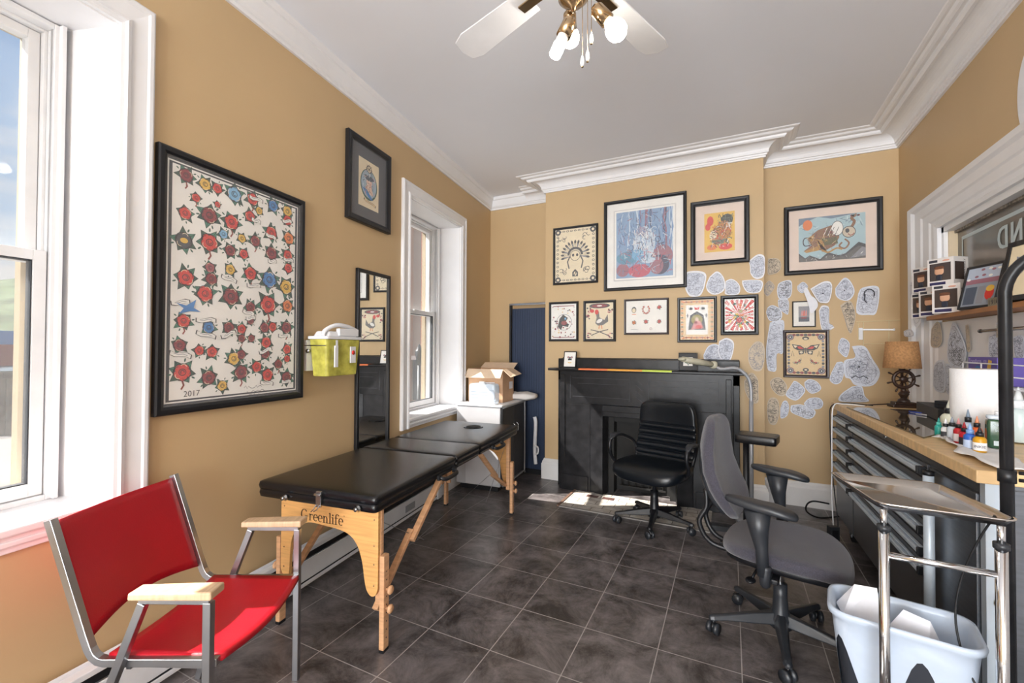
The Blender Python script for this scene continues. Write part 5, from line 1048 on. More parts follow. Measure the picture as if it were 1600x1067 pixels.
# local: -y forward, x to the chair's left as it faces us; origin at front centre of the seat
hwid = .226; sd = .375; zs = .405; zb = .80; tb = .12
for s_ in (-1, 1):
    g = G(); path = [(s_*hwid, 0, zs), (s_*hwid, sd-.05, zs-.006)]+[(s_*hwid, sd-.05+.05*sin(a), zs-.006+.055*(1-cos(a))) for a in (.4, .8, 1.2)]+[(s_*hwid, sd+.012, zs+.07), (s_*hwid, sd+tb, zb)]
    g.tube(path, .0155, m_steelt := M('square_steel_tube', '#B4B6BA', 0.28, 1.0, noise=.05), 4); g.build('side_frame', t, bevel=.0015)
    g = G(); xo = s_*(hwid+.022)
    g.tube([(xo, .015, 0), (xo, .015, .585)], .0155, m_steelt, 4); g.build('front_leg', t, bevel=.0015)
    g = G(); g.tube([(xo, .20, .58), (xo, .345, .2), (xo, .40, .0)], .0155, m_steelt, 4); g.build('rear_leg', t, bevel=.0015)
    g = G(); g.tube([(xo, .01, .588), (xo, .21, .588)], .0125, m_steelt, 4)
    o = g.build('arm_rail', t, bevel=.0015)
    g = G(); g.add(*(lambda P: (P, [(0, 3, 2, 1), (4, 5, 6, 7), (0, 1, 5, 4), (1, 2, 6, 5), (2, 3, 7, 6), (3, 0, 4, 7)]))([(xo-.03, -.01, .602), (xo+.03, -.01, .602), (xo+.028, .225, .598), (xo-.028, .225, .598), (xo-.03, -.01, .626), (xo+.03, -.01, .626), (xo+.026, .225, .618), (xo-.026, .225, .618)]), m_arm); g.build('armrest', t, bevel=.005, seg=3)
    g = G(); g.tube([(s_*hwid, .02, zs-.015), (s_*hwid, .30, zs-.012)], .007, m_steelt, 4); g.build('under_rail', t)
g = G()   # hammock-like seat, sagging in the middle
def slab_grid(g, f, nu, nv, th_, mat):
    P = [[Vector(f(i/nu, j/nv)) for i in range(nu+1)] for j in range(nv+1)]
    vs = [p for r in P for p in r]; m = len(vs); nn = []
    for j in range(nv+1):
        for i in range(nu+1):
            a = P[j][min(i+1, nu)]-P[j][max(i-1, 0)]; b = P[min(j+1, nv)][i]-P[max(j-1, 0)][i]; nn.append(a.cross(b).normalized())
    vs2 = [v-n*th_ for v, n in zip(vs, nn)]; I = lambda i, j: j*(nu+1)+i
    fs = [(I(i, j), I(i+1, j), I(i+1, j+1), I(i, j+1)) for j in range(nv) for i in range(nu)]
    fs += [tuple(m+k for k in reversed(f_)) for f_ in fs]
    for i in range(nu): fs += [(I(i+1, 0), I(i, 0), m+I(i, 0), m+I(i+1, 0)), (I(i, nv), I(i+1, nv), m+I(i+1, nv), m+I(i, nv))]
    for j in range(nv): fs += [(I(0, j), I(0, j+1), m+I(0, j+1), m+I(0, j)), (I(nu, j+1), I(nu, j), m+I(nu, j), m+I(nu, j+1))]
    g.add(vs+vs2, fs, mat, True)
wi = hwid-.008
slab_grid(g, lambda u, v: (-wi+2*wi*u, -.006+v*(sd-.045)+.015*math.sin(pi*u)*(1-v)*-1, zs+.012-.028*math.sin(pi*u)*(.4+.6*math.sin(pi*min(1, v+.15)))), 18, 12, .016, m_red); g.build('seat', t)
g = G(); slab_grid(g, lambda u, v: (-wi+2*wi*u, sd+.008+(tb-.008)*v+.03*math.sin(pi*u)*(1-v*.6), zs+.045+(zb-zs-.055)*v+.03*math.sin(pi*u)*(1-v)), 18, 12, .016, m_red); g.build('backrest', t)
g = G(); g.tube([(-hwid, .03, zs-.022), (hwid, .03, zs-.022)], .009, m_steelt, 4); g.build('cross_rail', t)
g = G(); g.tube([(-hwid, .26, zs-.022), (hwid, .26, zs-.022)], .009, m_steelt, 4); g.build('cross_rail', t)

# ------------------------------------------------------------------ office chairs
def caster(parent, p, ang, r=.025):
    g = G(); c = Vector((cos(ang), sin(ang), 0)); n = Vector((-sin(ang), cos(ang), 0))
    for s_ in (-1, 1): g.cyl(p+n*.008*s_+Vector((0, 0, r)), p+n*.024*s_+Vector((0, 0, r)), r, m_gplast, n=18)
    g.cyl(p+Vector((0, 0, r)), p+Vector((0, 0, r*2+.012)), .007, m_black, n=8)
    g.sell(p+Vector((0, 0, r+.008)), (r*.9, .012, r*.8), m_black, 1, 1, 12, 8)
    g.build('caster', parent)
def star_base(t, R, a0, hub=.075, mat=m_gplast):
    for k in range(5):
        a = a0+k*2*pi/5; c = Vector((cos(a), sin(a), 0)); n = Vector((-sin(a), cos(a), 0)); g = G()
        rows = []
        for (r, w, z0, z1) in ((.02, .03, .075, .125), (R*.4, .024, .07, .112), (R*.8, .019, .068, .092), (R*1.0, .02, .062, .085), (R*1.07, .012, .06, .078)):
            rows.append([c*r-n*w+Vector((0, 0, z0)), c*r+n*w+Vector((0, 0, z0)), c*r+n*w*.55+Vector((0, 0, z1)), c*r-n*w*.55+Vector((0, 0, z1))])
        vs = [v for q in rows for v in q]; fs = [(i*4+k_, i*4+(k_+1) % 4, (i+1)*4+(k_+1) % 4, (i+1)*4+k_) for i in range(4) for k_ in range(4)]+[(3, 2, 1, 0), (16, 17, 18, 19)]
        g.add(vs, fs, mat); lg = g.build('base_leg', t, bevel=.006, seg=3); caster(lg, c*R, a+.8)
    g = G(); g.lathe([(.045, .06), (.045, .1), (.032, .135), (.028, .2), (.028, .25)], (0, 0, 0), mat, n=24); g.build('gas_column', t)
def bend(kx, ky=0, off=0): return lambda p: Vector((p.x, p.y+kx*p.x*p.x+ky*p.z*p.z+off, p.z))
# grey fabric task chair
t = thing('task_chair', 'grey fabric task chair with black T-shaped armrests in the middle of the room', 'chair', (.2, 2.32, 0), radians(79))
star_base(t, .285, radians(191))
g = G(); g.cyl((0, 0, .24), (0, 0, .36), .016, m_steel, n=14); g.box(-.07, .07, -.1, .12, .345, .385, m_black); g.box(-.26, .26, -.02, .04, .35, .372, m_black); g.lathe([(.03, 0), (.035, .01), (.03, .03)], (.1, -.04, .35), m_black, n=16, axis=(1, 0, 0)); g.build('mechanism', t, bevel=.006)
g = G(); g.tube(smooth_path([(-.06, .05, .36), (-.17, .07, .35), (-.2, .08, .33)], 4), .006, m_black, 8); g.sell((-.215, .085, .325), (.03, .02, .008), m_black, 1, 1, 14, 8); g.build('lever', t)
g = G(); g.tube(smooth_path([(.06, .08, .36), (.15, .1, .33), (.19, .12, .3)], 4), .006, m_black, 8); g.sell((.20, .12, .295), (.03, .022, .008), m_black, 1, 1, 14, 8); g.build('lever', t)
def seatd(p):
    z = p.z
    fr = max(0, -p.y-.10)/.15
    return Vector((p.x*(1+.05*(-p.y/.25)), p.y, z-.05*fr*fr*.6+.018*(p.x/.25)**2-.012*(1-(p.x/.25)**2)))
g = G(); g.sell((0, -.02, .415), (.245, .245, .045), m_gfab, .62, .72, 56, 20, seatd); so_ = g.build('seat', t)
g = G(); g.sell((0, -.02, .388), (.235, .235, .03), m_black, .5, .72, 48, 12, seatd); g.build('seat_shell', so_)
for s_ in (-1, 1):
    g = G(); xo = s_*.31
    g.tube(smooth_path([(s_*.2, .02, .362), (s_*.28, .02, .362), (xo, .02, .38), (xo, .015, .44)], 4), [.02]*13, m_gplast, 10)
    rows = []
    g.tube([(xo, .025, .40), (xo, .03, .5), (xo, .04, .57), (xo, .045, .655)], [.022, .023, .034, .05], m_gplast, 16)
    o = g.build('armrest_post', t)
    g = G(); g.sell((xo, .035, .672), (.045, .13, .018), m_gplast, .6, .75, 32, 12, lambda p: Vector((p.x*(1-.25*(p.y/.13)), p.y, p.z-.02*max(0, -p.y/.13)**2+.012*max(0, p.y/.13)))); g.build('armrest_pad', o)
g = G(); bk = lambda p: Vector((p.x*(1-.12*max(0, p.z/.23)), p.y+.9*p.x*p.x-.10*(p.z/.23)**2*.5-.02*sin(p.z*8), p.z))
g.T = Tr(0, .285, .735)@Matrix.Rotation(radians(-14), 4, 'X')
g.sell((0, 0, 0), (.215, .034, .235), m_gfab, .55, .45, 48, 24, lambda p: Vector((p.x*(1-.18*(p.z/.235)**2-.1*(p.z/.235)), p.y-.9*p.x*p.x+.04*cos(p.z*9)-.04, p.z))); bo = g.build('backrest', t)
g = G(); g.T = Tr(0, .285, .735)@Matrix.Rotation(radians(-14), 4, 'X')
g.sell((0, .025, -.03), (.19, .02, .19), m_gplast, .55, .5, 40, 16, lambda p: Vector((p.x*(1-.18*(p.z/.235)**2), p.y-.9*p.x*p.x+.04*cos(p.z*9)-.04, p.z))); g.build('backrest_shell', bo)
for s_ in (-1, 1):
    g = G(); g.tube(smooth_path([(s_*.035, .10, .36), (s_*.05, .27, .37), (s_*.06, .33, .46), (s_*.05, .30, .54), (s_*.04, .305, .62)], 6), .012, m_black, 10); g.build('back_support', t)
# black leather chair
t = thing('leather_office_chair', 'black leather office chair with a ribbed back and looped arms in front of the fireplace', 'chair', (-.505, 3.40, 0), radians(-17))
star_base(t, .27, radians(289), mat=m_black)
g = G(); g.cyl((0, 0, .24), (0, 0, .36), .018, m_black, n=14); g.box(-.1, .1, -.1, .1, .35, .37, m_black); g.tube([(.05, 0, .36), (.2, -.02, .35)], .006, m_black, 8); g.build('mechanism', t)
g = G(); g.sell((0, -.01, .42), (.26, .235, .055), m_leather, .5, .55, 56, 18, lambda p: Vector((p.x*(1-.06*(p.y/.235)), p.y, p.z-.025*max(0, -p.y/.235)**3-.012*(1-(p.x/.26)**2)))); g.build('seat', t)
g = G(); g.T = Tr(0, .225, .655)@Matrix.Rotation(radians(-9), 4, 'X')
def ribs(p):
    f = 1
    if -.19 < p.z < .06 and p.y < 0: f = .25+.75*abs(math.sin((p.z+.19)/.25*5*pi))**.6
    return Vector((p.x*(1+.05*(-p.z/.22)), p.y*f-.5*p.x*p.x+.022*cos(p.z*10), p.z))
g.sell((0, 0, .0), (.228, .04, .225), m_leather, .3, .35, 56, 130, ribs, uz=True); bo = g.build('backrest', t)
g = G(); g.T = Tr(0, .225, .655)@Matrix.Rotation(radians(-9), 4, 'X')
for k in range(6):
    z = -.19+k*.05; g.tube([(x_*1.08, -.5*x_*x_+.022*cos(z*10)-.017+(.01 if abs(x_) > .17 else 0), z) for x_ in [(-.19+.38*i/16)*(1-.05*z/.22) for i in range(17)]], .0022, m_black, 5)
g.build('seams', bo)
for s_ in (-1, 1):
    g = G(); xo = s_*.295
    pth = smooth_path([(s_*.2, -.04, .40), (s_*.25, -.06, .41), (xo, -.10, .46), (xo, -.135, .54), (xo, -.12, .605), (xo, -.04, .625), (xo, .05, .615), (s_*.255, .14, .57), (s_*.23, .17, .5), (s_*.22, .14, .42)], 5)
    g.tube(pth, .014, m_black, 10); o = g.build('arm_loop', t)
    g = G(); g.sell((xo, -.05, .635), (.027, .085, .014), m_gplast, .7, .8, 24, 10, lambda p: Vector((p.x, p.y, p.z-.03*max(0, -p.y/.085)**2-.008*max(0, p.y/.085)))); g.build('arm_pad', o)

# ------------------------------------------------------------------ magnifier floor lamp
lx, ly = .143, 3.78
t = thing('magnifier_lamp', 'grey floor standing lamp with a beige jointed arm beside the fireplace', 'lamp', (lx, ly, 0))
m_gpole = M('light_grey_tube', '#A9ABB0', 0.35, .3); m_bei = M('beige_plastic', '#B8B49F', 0.45)
g = G(); g.lathe([(.11, 0), (.11, .02), (.09, .035), (.02, .04)], (0, 0, 0), m_gpole, n=28); g.build('base', t)
e = ony(1115, 570, 3.72)-Vector((lx, ly, 0)); hd = ony(1066, 561, 3.55)-Vector((lx, ly, 0))
zt = .93; ctr = [(0, 0, .035), (0, 0, zt-.02), (0, 0, zt), (-.004, -.002, zt+.1), (-.03, -.01, zt+.17), (-.10, -.025, zt+.225), tuple(e+Vector((.05, .01, -.03))), tuple(e)]
g = G(); g.tube(ctr[:2], .015, m_gpole, 12); g.build('pole', t)
g = G(); g.tube(smooth_path(ctr[1:], 5), .0125, m_gpole, 12); g.build('gooseneck', t)
g = G(); g.sell(e, (.03, .024, .03), m_bei, .8, .8, 16, 10); g.tube([e, e.lerp(hd, .5), hd], [.02, .024, .02], m_bei, 12); d = (hd-e).normalized(); g.sell(e.lerp(hd, .55), ((hd-e).length*.45, .02, .014), m_bei, .8, .8, 20, 10) if False else None
g.sell(hd, (.03, .03, .014), m_bei, .8, 1, 20, 10); g.build('lamp_head', t)
# black armrest stand
p = onz(1187, 683, .775)
t = thing('armrest_stand', 'black padded armrest on a slim stand between the fireplace and the task chair', 'armrest stand', (.135, 3.2, 0), radians(-12))
g = G(); g.sell((.02, 0, .735), (.115, .09, .028), m_vinyl, .2, .15, 48, 12); g.build('pad', t)
g = G(); g.cyl((-.045, 0, .03), (-.045, 0, .71), .018, m_black, n=16); g.build('post', t)
g = G(); g.box(-.2, .1, -.02, .02, 0, .03, m_black); g.box(-.08, -.04, -.16, .16, 0, .03, m_black); g.build('foot', t, bevel=.004)

# ------------------------------------------------------------------ back left corner: cabinet, boxes, panel
c0 = Vector((-1.83, 3.49, 0))
t = thing('storage_cabinet', 'grey steel cabinet with dark doors in the back left corner', 'cabinet', c0, radians(5))
# local: x right, y back; near right corner is the origin
cw_, cd_, chh = .46, .60, .765
g = G(); g.box(-cw_, -.018, 0, cd_, .05, chh, M('light_grey_steel', '#B9B9BC', 0.4, noise=.03)); g.box(-cw_-.006, .0, -.006, cd_, chh, chh+.018, m_wplast); g.build('body', t, bevel=.006)
g = G(); g.prism([(-.36, .06), (-.06, .06), (-.03, .09), (-.03, .40), (-.08, .45), (-.36, .45)], -.012, 0, M('grey_enamel_panel', '#C4C4C8', 0.4)); g.build('side_panel', t, bevel=.004)
m_ddoor = M('charcoal_door', '#2E2E31', 0.5)
g = G(); g.box(-.018, .0, .012, cd_*.5-.004, .07, chh-.01, m_ddoor); dr1 = g.build('door', t, bevel=.002)
g = G(); g.box(-.018, .0, cd_*.5+.004, cd_-.02, .07, chh-.01, m_ddoor); dr2 = g.build('door', t, bevel=.002)
for d_, y in ((dr1, cd_*.5-.04), (dr2, cd_*.5+.04)):
    g = G(); g.tube(smooth_path([(0, y, .5), (.025, y, .515), (.025, y, .57), (0, y, .585)], 4), .005, m_chrome, 8); g.build('handle', d_)
g = G(); g.tube(smooth_path([(.004, .012, .06), (.004, cd_-.05, .06), (.004, cd_-.01, .1), (.004, cd_-.01, chh-.04), (.004, cd_-.05, chh-.006), (.004, .012, chh-.006)], 6), .007, M('pale_edge_trim', '#8E8F92', 0.5), 8); g.build('edge_trim', t)
g = G(); g.box(-cw_+.03, -.05, .03, cd_-.03, 0, .05, m_black); g.build('plinth', t)
zc = chh+.018
# cardboard box with open flaps
m_card = M('cardboard', '#C6A07F', 0.8, noise=.06, nscale=12); m_card2 = M('cardboard_pale', '#DCC2A6', 0.8, noise=.05, nscale=12)
p = c0+Rz(radians(5)).to_3x3()@Vector((-.255, .33, zc))
t = thing('cardboard_box', 'open cardboard box with a pale label on top of the corner cabinet', 'box', p, radians(3))
bw, bd, bh = .37, .26, .315
g = G()
g.box(-bw/2, bw/2, -bd/2, -bd/2+.005, 0, bh, m_card); g.box(-bw/2, bw/2, bd/2-.005, bd/2, 0, bh, m_card); g.box(-bw/2, -bw/2+.005, -bd/2, bd/2, 0, bh, m_card); g.box(bw/2-.005, bw/2, -bd/2, bd/2, 0, bh, m_card); g.box(-bw/2, bw/2, -bd/2, bd/2, 0, .005, m_card); g.build('box_body', t)
def flap(P, o_): 
    g = G(); P = [Vector(q) for q in P]; n = (P[1]-P[0]).cross(P[2]-P[0]).normalized()*.004; g.add(P+[q+n for q in P], [(3, 2, 1, 0), (4, 5, 6, 7), (0, 1, 5, 4), (1, 2, 6, 5), (2, 3, 7, 6), (3, 0, 4, 7)], m_card2); g.build('flap', o_)
flap([(-bw/2, -bd/2, bh), (bw/2, -bd/2, bh), (bw/2+.0, -bd/2-.06, bh-.08), (-bw/2, -bd/2-.06, bh-.08)], t)
flap([(-bw/2, bd/2, bh), (bw/2, bd/2, bh), (bw/2, bd/2+.10, bh+.05), (-bw/2, bd/2+.10, bh+.05)], t)
flap([(bw/2, -bd/2, bh), (bw/2, bd/2, bh), (bw/2+.085, bd/2, bh-.05), (bw/2+.085, -bd/2, bh-.07)], t)
flap([(-bw/2, -bd/2, bh), (-bw/2, bd/2, bh), (-bw/2-.04, bd/2, bh-.07), (-bw/2-.04, -bd/2, bh-.07)], t)
g = G(); g.box(-.04, .1, -bd/2-.0015, -bd/2, .12, .19, m_paper); g.box(bw/2, bw/2+.001, .02, .1, .12, .19, m_paper)
for k in range(4): g.box(-.03, .09, -bd/2-.002, -bd/2-.0015, .13+k*.014, .135+k*.014, m_ink)
g.build('label', t, label='white printed shipping label')
# clear plastic container
p = c0+Rz(radians(5)).to_3x3()@Vector((-.215, .08, zc))
t = thing('plastic_canister', 'clear ribbed plastic canister with a white cap lying in front of the cardboard box', 'container', p, radians(4))
m_cp = M('clear_bluish_plastic', '#D9E6F2', 0.15, alpha=.62, spec=.6)
g = G(); g.sell((0, 0, .095), (.135, .06, .095), m_cp, .25, .25, 40, 20); g.build('body', t)
g = G(); 
for k in range(4): g.tube(smooth_path([(-.12, -.0605, .035+k*.028), (.07, -.0605, .035+k*.028)], 3), .003, m_cp, 6)
g.tube(smooth_path([(.085, -.05, .13), (.12, -.055, .12), (.125, -.055, .05), (.09, -.05, .03)], 5), .011, m_cp, 8); g.build('ribs', t)
g = G(); g.cyl((-.02, 0, .187), (-.02, 0, .202), .028, m_wplast, n=20); g.box(-.14, .14, -.07, .07, 0, .006, m_wplast); g.build('cap', t)
# folded white pillow
p = c0+Rz(radians(5)).to_3x3()@Vector((.0, .53, zc))
g = G(); g.sell((0, 0, .038), (.15, .10, .038), M('white_cotton', '#D6D2CE', .9, bump=.3, bscale=30), .6, .6, 40, 16, lambda q: Vector((q.x, q.y, q.z*(1+.15*sin(q.x*40)+.1*cos(q.y*50)))))
tag(g.build('folded_pillow', loc=p, rot=(0, 0, radians(8))), 'folded white pillow lying on the cabinet between the cardboard box and the blue panel', 'pillow')
# blue-black panel with chrome top rail, leaning in the recess
t = thing('folding_screen', 'tall dark blue fluted panel in a black frame standing in the left recess', 'screen', (-1.895, 4.20, 0))
m_bp = M('navy_fluted_panel', '#28364F', .5); ph = 1.775
g = G(); g.box(-.215, -.195, -.02, .02, 0, ph, m_black); g.box(.195, .215, -.02, .02, 0, ph, m_black); g.box(-.195, .195, -.02, .02, 0, .05, m_black); g.build('frame', t, bevel=.002)
g = G(); g.box(-.215, .215, -.022, .022, ph-.022, ph, m_chrome); g.build('top_rail', t, bevel=.002)
g = G(); g.box(-.185, .195, -.005, .005, .05, ph-.055, m_bp)
for k in range(14): g.box(-.183+k*.027, -.173+k*.027, -.008, -.005, .06, ph-.065, m_bp)
g.build('panel', t)
g = G(); g.tube(smooth_path([(0, 0, .62), (.012, 0, .55), (.0, .01, .3), (.014, 0, .14)], 5), .02, m_wplast, 8); g.tube(smooth_path([(.0, -.02, .33), (.05, -.03, .32), (.05, -.03, .26), (.02, -.02, .25)], 4), .008, m_wplast, 8)
tag(g.build('rolled_cloth', loc=(-1.79, 4.13, -.02)), 'white rolled cloth strip hanging behind the corner cabinet', 'cloth')

# ------------------------------------------------------------------ workbench (tool chest with butcher block top)
BT = .92
rB = radians(-90+1.15)
t = thing('tool_workbench', 'long stainless drawer workbench with a butcher block top along the right wall', 'workbench', (.66, 3.91, 0), rB)
BL, BD = 2.0, .47
g = G(); g.box(0, BL, 0, BD, BT-.042, BT, m_butcher); g.build('worktop', t, bevel=.004)
yf = .035
g = G(); g.box(.02, BL-.03, yf, BD-.01, .11, BT-.042, m_ss); 
g.box(BL-.032, BL-.026, yf+.03, BD-.03, .13, BT-.06, m_ss)
g.box(BL-.06, BL-.028, yf-.004, yf+.04, .11, BT-.042, m_alu); g.box(.02, BL-.03, yf-.003, yf, BT-.085, BT-.042, m_ssdark)
g.build('cabinet_body', t, bevel=.003)
g = G()
for z_ in (.42, .52, .74, .80): g.lathe([(.008, 0), (.008, .004), (.004, .006)], (BL-.0285, yf+.10, z_), m_steel, n=12, axis=(1, 0, 0))
g.lathe([(.014, 0), (.018, .006), (.012, .012), (.012, .03), (.016, .034)], (BL-.03, yf+.03, .50), m_gold, n=16, axis=(1, 0, 0)); g.build('side_bolts', t)
def drawer(x0, x1, z0, z1, hz):
    g = G(); g.box(x0, x1, yf-.012, yf, z0, z1, m_ssdark); d = g.build('drawer', t, bevel=.002)
    g = G(); g.box(x0+.01, x1-.01, yf-.026, yf-.012, hz-.003, hz+.012, m_alu); g.box(x0+.01, x1-.01, yf-.042, yf-.028, hz-.010, hz+.008, m_alu); g.box(x0+.01, x1-.01, yf-.03, yf-.024, hz-.008, hz+.002, m_ssdark)
    g.box(x0+.006, x0+.02, yf-.044, yf-.012, hz-.016, hz+.016, m_black); g.box(x1-.02, x1-.006, yf-.044, yf-.012, hz-.016, hz+.016, m_black)
    g.build('handle', d, bevel=.003)
rows = [(.775, .835, .81), (.69, .77, .73), (.605, .685, .648), (.52, .60, .565)]
for a, b in ((.03, .455), (.475, 1.565)):
    for r_ in rows: drawer(a, b, *r_)
    drawer(a, b, .13, .43 if a > .4 else .44, .40)
drawer(.475, 1.565, .44, .515, .478); drawer(.03, .455, .45, .515, .482)
g = G(); g.box(1.585, BL-.065, yf-.012, yf, .13, .83, m_ss); d = g.build('door', t, bevel=.003)
g = G(); g.cyl((1.66, yf-.04, .16), (1.66, yf-.04, .815), .017, m_alu, n=18); g.cyl((1.66, yf-.04, .815), (1.66, yf-.04, .83), .018, m_black, n=18); g.build('handle', d)
g = G(); g.cyl((1.05, yf-.0, BT-.062), (1.05, yf-.01, BT-.062), .009, m_steel, n=14); g.cyl((1.05, yf-.01, BT-.062), (1.05, yf-.012, BT-.062), .004, m_black, n=10); g.build('lock', t)
for x, y in ((.20, .09), (BL-.2, .09), (.2, BD-.08), (BL-.2, BD-.08)):
    g = G(); g.cyl((x, y-.018, .052), (x, y+.018, .052), .052, M('rubber_black', '#17181A', .7), n=24); g.cyl((x, y-.02, .052), (x, y+.02, .052), .026, m_alu, n=16); g.box(x-.03, x+.03, y-.03, y+.03, .104, .112, m_ss); g.box(x-.02, x+.02, y-.028, y-.022, .05, .104, m_ss); g.box(x-.02, x+.02, y+.022, y+.028, .05, .104, m_ss); g.build('caster', t)
def bp_(x, y, z=BT): p = onz(x, y, z); return Vector((p.x, p.y, z+.0005))
# smoked glass sheet
P = [onz(*c, BT+.001) for c in ((1323, 637), (1400, 668), (1443, 685), (1500, 680), (1560, 640), (1425, 633))]
gl = [(P[0].x, 3.55), (P[1].x, P[1].y), (P[2].x, P[2].y), (.84, 2.62), (1.12, 2.72), (1.12, 3.58)]
g = G(); g.prismz(gl, 0, .006, M('smoked_glass', '#4A4538', .03, spec=.8, coat=.6)); tag(g.build('glass_sheet', loc=(0, 0, BT+.001)), 'dark smoked glass sheet lying flat on the far part of the workbench', 'glass')
# ship wheel lamp
p = Vector((1.03, 3.76, BT+.0005)); face = radians(8)
t = thing('ship_wheel_lamp', 'table lamp with a dark ship wheel body and burlap shade on the workbench', 'lamp', p, face)
m_dw = M('dark_carved_wood', '#35231B', .4, noise=.25, nscale=20); m_shade = M('burlap_shade', '#B98A5C', .9, noise=.18, nscale=90, bump=.3, bscale=200)
g = G(); g.box(-.075, .075, -.045, .045, 0, .02, m_dw); g.box(-.06, .06, -.035, .035, .02, .035, m_dw); g.lathe([(.035, .035), (.03, .05), (.016, .06), (.022, .075), (.03, .088), (.022, .1), (.012, .108), (.014, .12)], (0, 0, 0), m_dw, n=20); g.build('base', t, bevel=.003)
g = G(); wz = .185; N = 32
g.tube([(.055*cos(2*pi*k/N), 0, wz+.055*sin(2*pi*k/N)) for k in range(N+1)], .011, m_dw, 8); g.lathe([(.022, 0), (.022, .016), (.012, .022)], (0, .008, wz), m_dw, n=18, axis=(0, -1, 0))
for k in range(8):
    a = k*pi/4+.3; g.tube([(.015*cos(a), 0, wz+.015*sin(a)), (.06*cos(a), 0, wz+.06*sin(a)), (.072*cos(a), 0, wz+.072*sin(a)), (.088*cos(a), 0, wz+.088*sin(a)), (.095*cos(a), 0, wz+.095*sin(a))], [.004, .004, .0045, .007, .004], m_dw, 8)
g.build('wheel', t)
g = G(); g.cyl((0, .02, .1), (0, .02, .26), .008, m_dw, n=10); g.lathe([(.014, .235), (.018, .25), (.015, .28)], (0, .02, 0), m_dw, n=14); g.build('stem', t)
g = G(); n = 36; rb_, rt_, z0_, z1_ = .10, .084, .258, .435; vs = []
for r_, z_ in ((rb_, z0_), (rt_, z1_), (rt_-.003, z1_), (rb_-.003, z0_)): vs += [(r_*cos(2*pi*k/n), .02+r_*sin(2*pi*k/n), z_) for k in range(n)]
g.add(vs, [(j*n+k, j*n+(k+1) % n, ((j+1) % 4)*n+(k+1) % n, ((j+1) % 4)*n+k) for j in range(4) for k in range(n)], m_shade, True); g.build('lamp_shade', t)
# black box with a device on top
p = Vector((1.0, 3.08, BT+.0075)); t = tag((lambda g: g.build('black_box', loc=p, rot=(0, 0, radians(-4)), bevel=.003))(G().box(-.02, .17, -.02, .38, 0, .062, m_black)), 'matte black equipment box on the workbench beside the wheel lamp', 'box')
g = G(); g.box(-.10, .10, -.035, .035, 0, .034, m_gplast); g.box(-.098, .098, -.0358, -.035, .012, .018, m_black); tag(g.build('label_printer', loc=(1.09, 3.12, BT+.071), rot=(0, 0, radians(-50)), bevel=.008), 'small dark grey slotted device on top of the black equipment box', 'device')
for i, (x, y, c, nm) in enumerate(((1435, 648, '#3F57B8', 'blue'), (1447, 652, '#D9DBE2', 'white'))):
    p = bp_(x, y); g = G(); g.cyl((-.05, 0, .005), (.05, 0, .005), .0045, M('pen_'+nm, c, .4), n=8); g.cyl((.05, 0, .005), (.058, 0, .005), .003, m_gplast, n=8); tag(g.build('pen', loc=(p.x, p.y, BT+.0078), rot=(0, 0, -.9)), nm+' pen lying on the smoked glass in front of the black box', 'pen')
# paper towel roll
t = thing('paper_towel_roll', 'large white paper towel roll standing behind the ink bottles on the workbench', 'paper towel', (.945, 2.56, BT+.0005))
m_tow = M('paper_towel', '#EDEDEE', .9, bump=.15, bscale=120)
g = G(); g.lathe([(.02, 0), (.083, 0), (.086, .003), (.086, .297), (.083, .30), (.02, .30)], (0, 0, 0), m_tow, n=40); g.build('roll', t)
g = G(); g.lathe([(.019, .3005), (.017, .3015)], (0, 0, 0), m_card, n=16); g.build('core', t)
# white cloth under the bottles
g = G(); NX_, NY_ = 40, 8; vs = []
for j in range(NY_+1):
    for i in range(NX_+1):
        u = i/NX_; v = j/NY_
        x = .745+.02*sin(u*7)+v*.16-.0*u+.01*sin(u*19+v*3)+(.03*(1-u) if v < .2 else 0); y = 2.50-u*.58
        z = .003+.012*abs(sin(v*5+u*6))*(1-v)+(.012*(1-abs(v-.15)*4) if v < .4 else 0)*abs(sin(u*8+1))
        vs.append((x, y, z))
g.add(vs, [(j*(NX_+1)+i, j*(NX_+1)+i+1, (j+1)*(NX_+1)+i+1, (j+1)*(NX_+1)+i) for j in range(NY_) for i in range(NX_)], m_tow, True)
tag(g.build('white_towel', loc=(0, 0, BT+.001), solid=.002), 'crumpled white paper towel spread under the ink bottles at the bench edge', 'towel')
zb_ = BT+.006
def bottle(label, x, y, r, h, col, cap, tip, lbl=None, name='ink_bottle', nz=.03, group='ink bottles on the workbench', tcol=None, text=None, capr=None):
    p = onz(x, y, zb_); t = thing(name, label, 'bottle', (p.x, p.y, zb_), -.35, group)
    mb = M('b_'+col.strip('#'), col, .3, alpha=.95 if name == 'ink_bottle' else 1.0)
    g = G(); hb = h*.62
    g.lathe([(r*.9, 0), (r, r*.12), (r, hb*.82), (r*.8, hb*.93), (r*.5, hb)], (0, 0, 0), mb, n=22); g.build('body', t)
    g = G(); cr = capr or r*.62; g.lathe([(cr, hb), (cr, hb+h*.14), (cr*.85, hb+h*.15)], (0, 0, 0), M('cap_'+cap.strip('#'), cap, .4), n=18); g.build('cap', t)
    g = G(); g.lathe([(cr*.7, hb+h*.15), (cr*.55, hb+h*.22), (cr*.16, h*1.0), (cr*.08, h*1.02)], (0, 0, 0), M('tip_'+tip.strip('#'), tip, .35), n=14); g.build('nozzle', t)
    if lbl:
        g = G(); n = 16; vs = []
        for z in (hb*.12, hb*.62): vs += [((r+.0006)*cos(a), (r+.0006)*sin(a), z) for a in [radians(-170+160*k/n) for k in range(n+1)]]
        g.add(vs, [(k, k+1, n+1+k+1, n+1+k) for k in range(n)], M('lab_'+lbl.strip('#'), lbl, .6), True)
        if text: g.text(text, r*.7, m_inkd, Tr(0, -r-.0012, hb*.3))
        g.build('label', t)
    return t
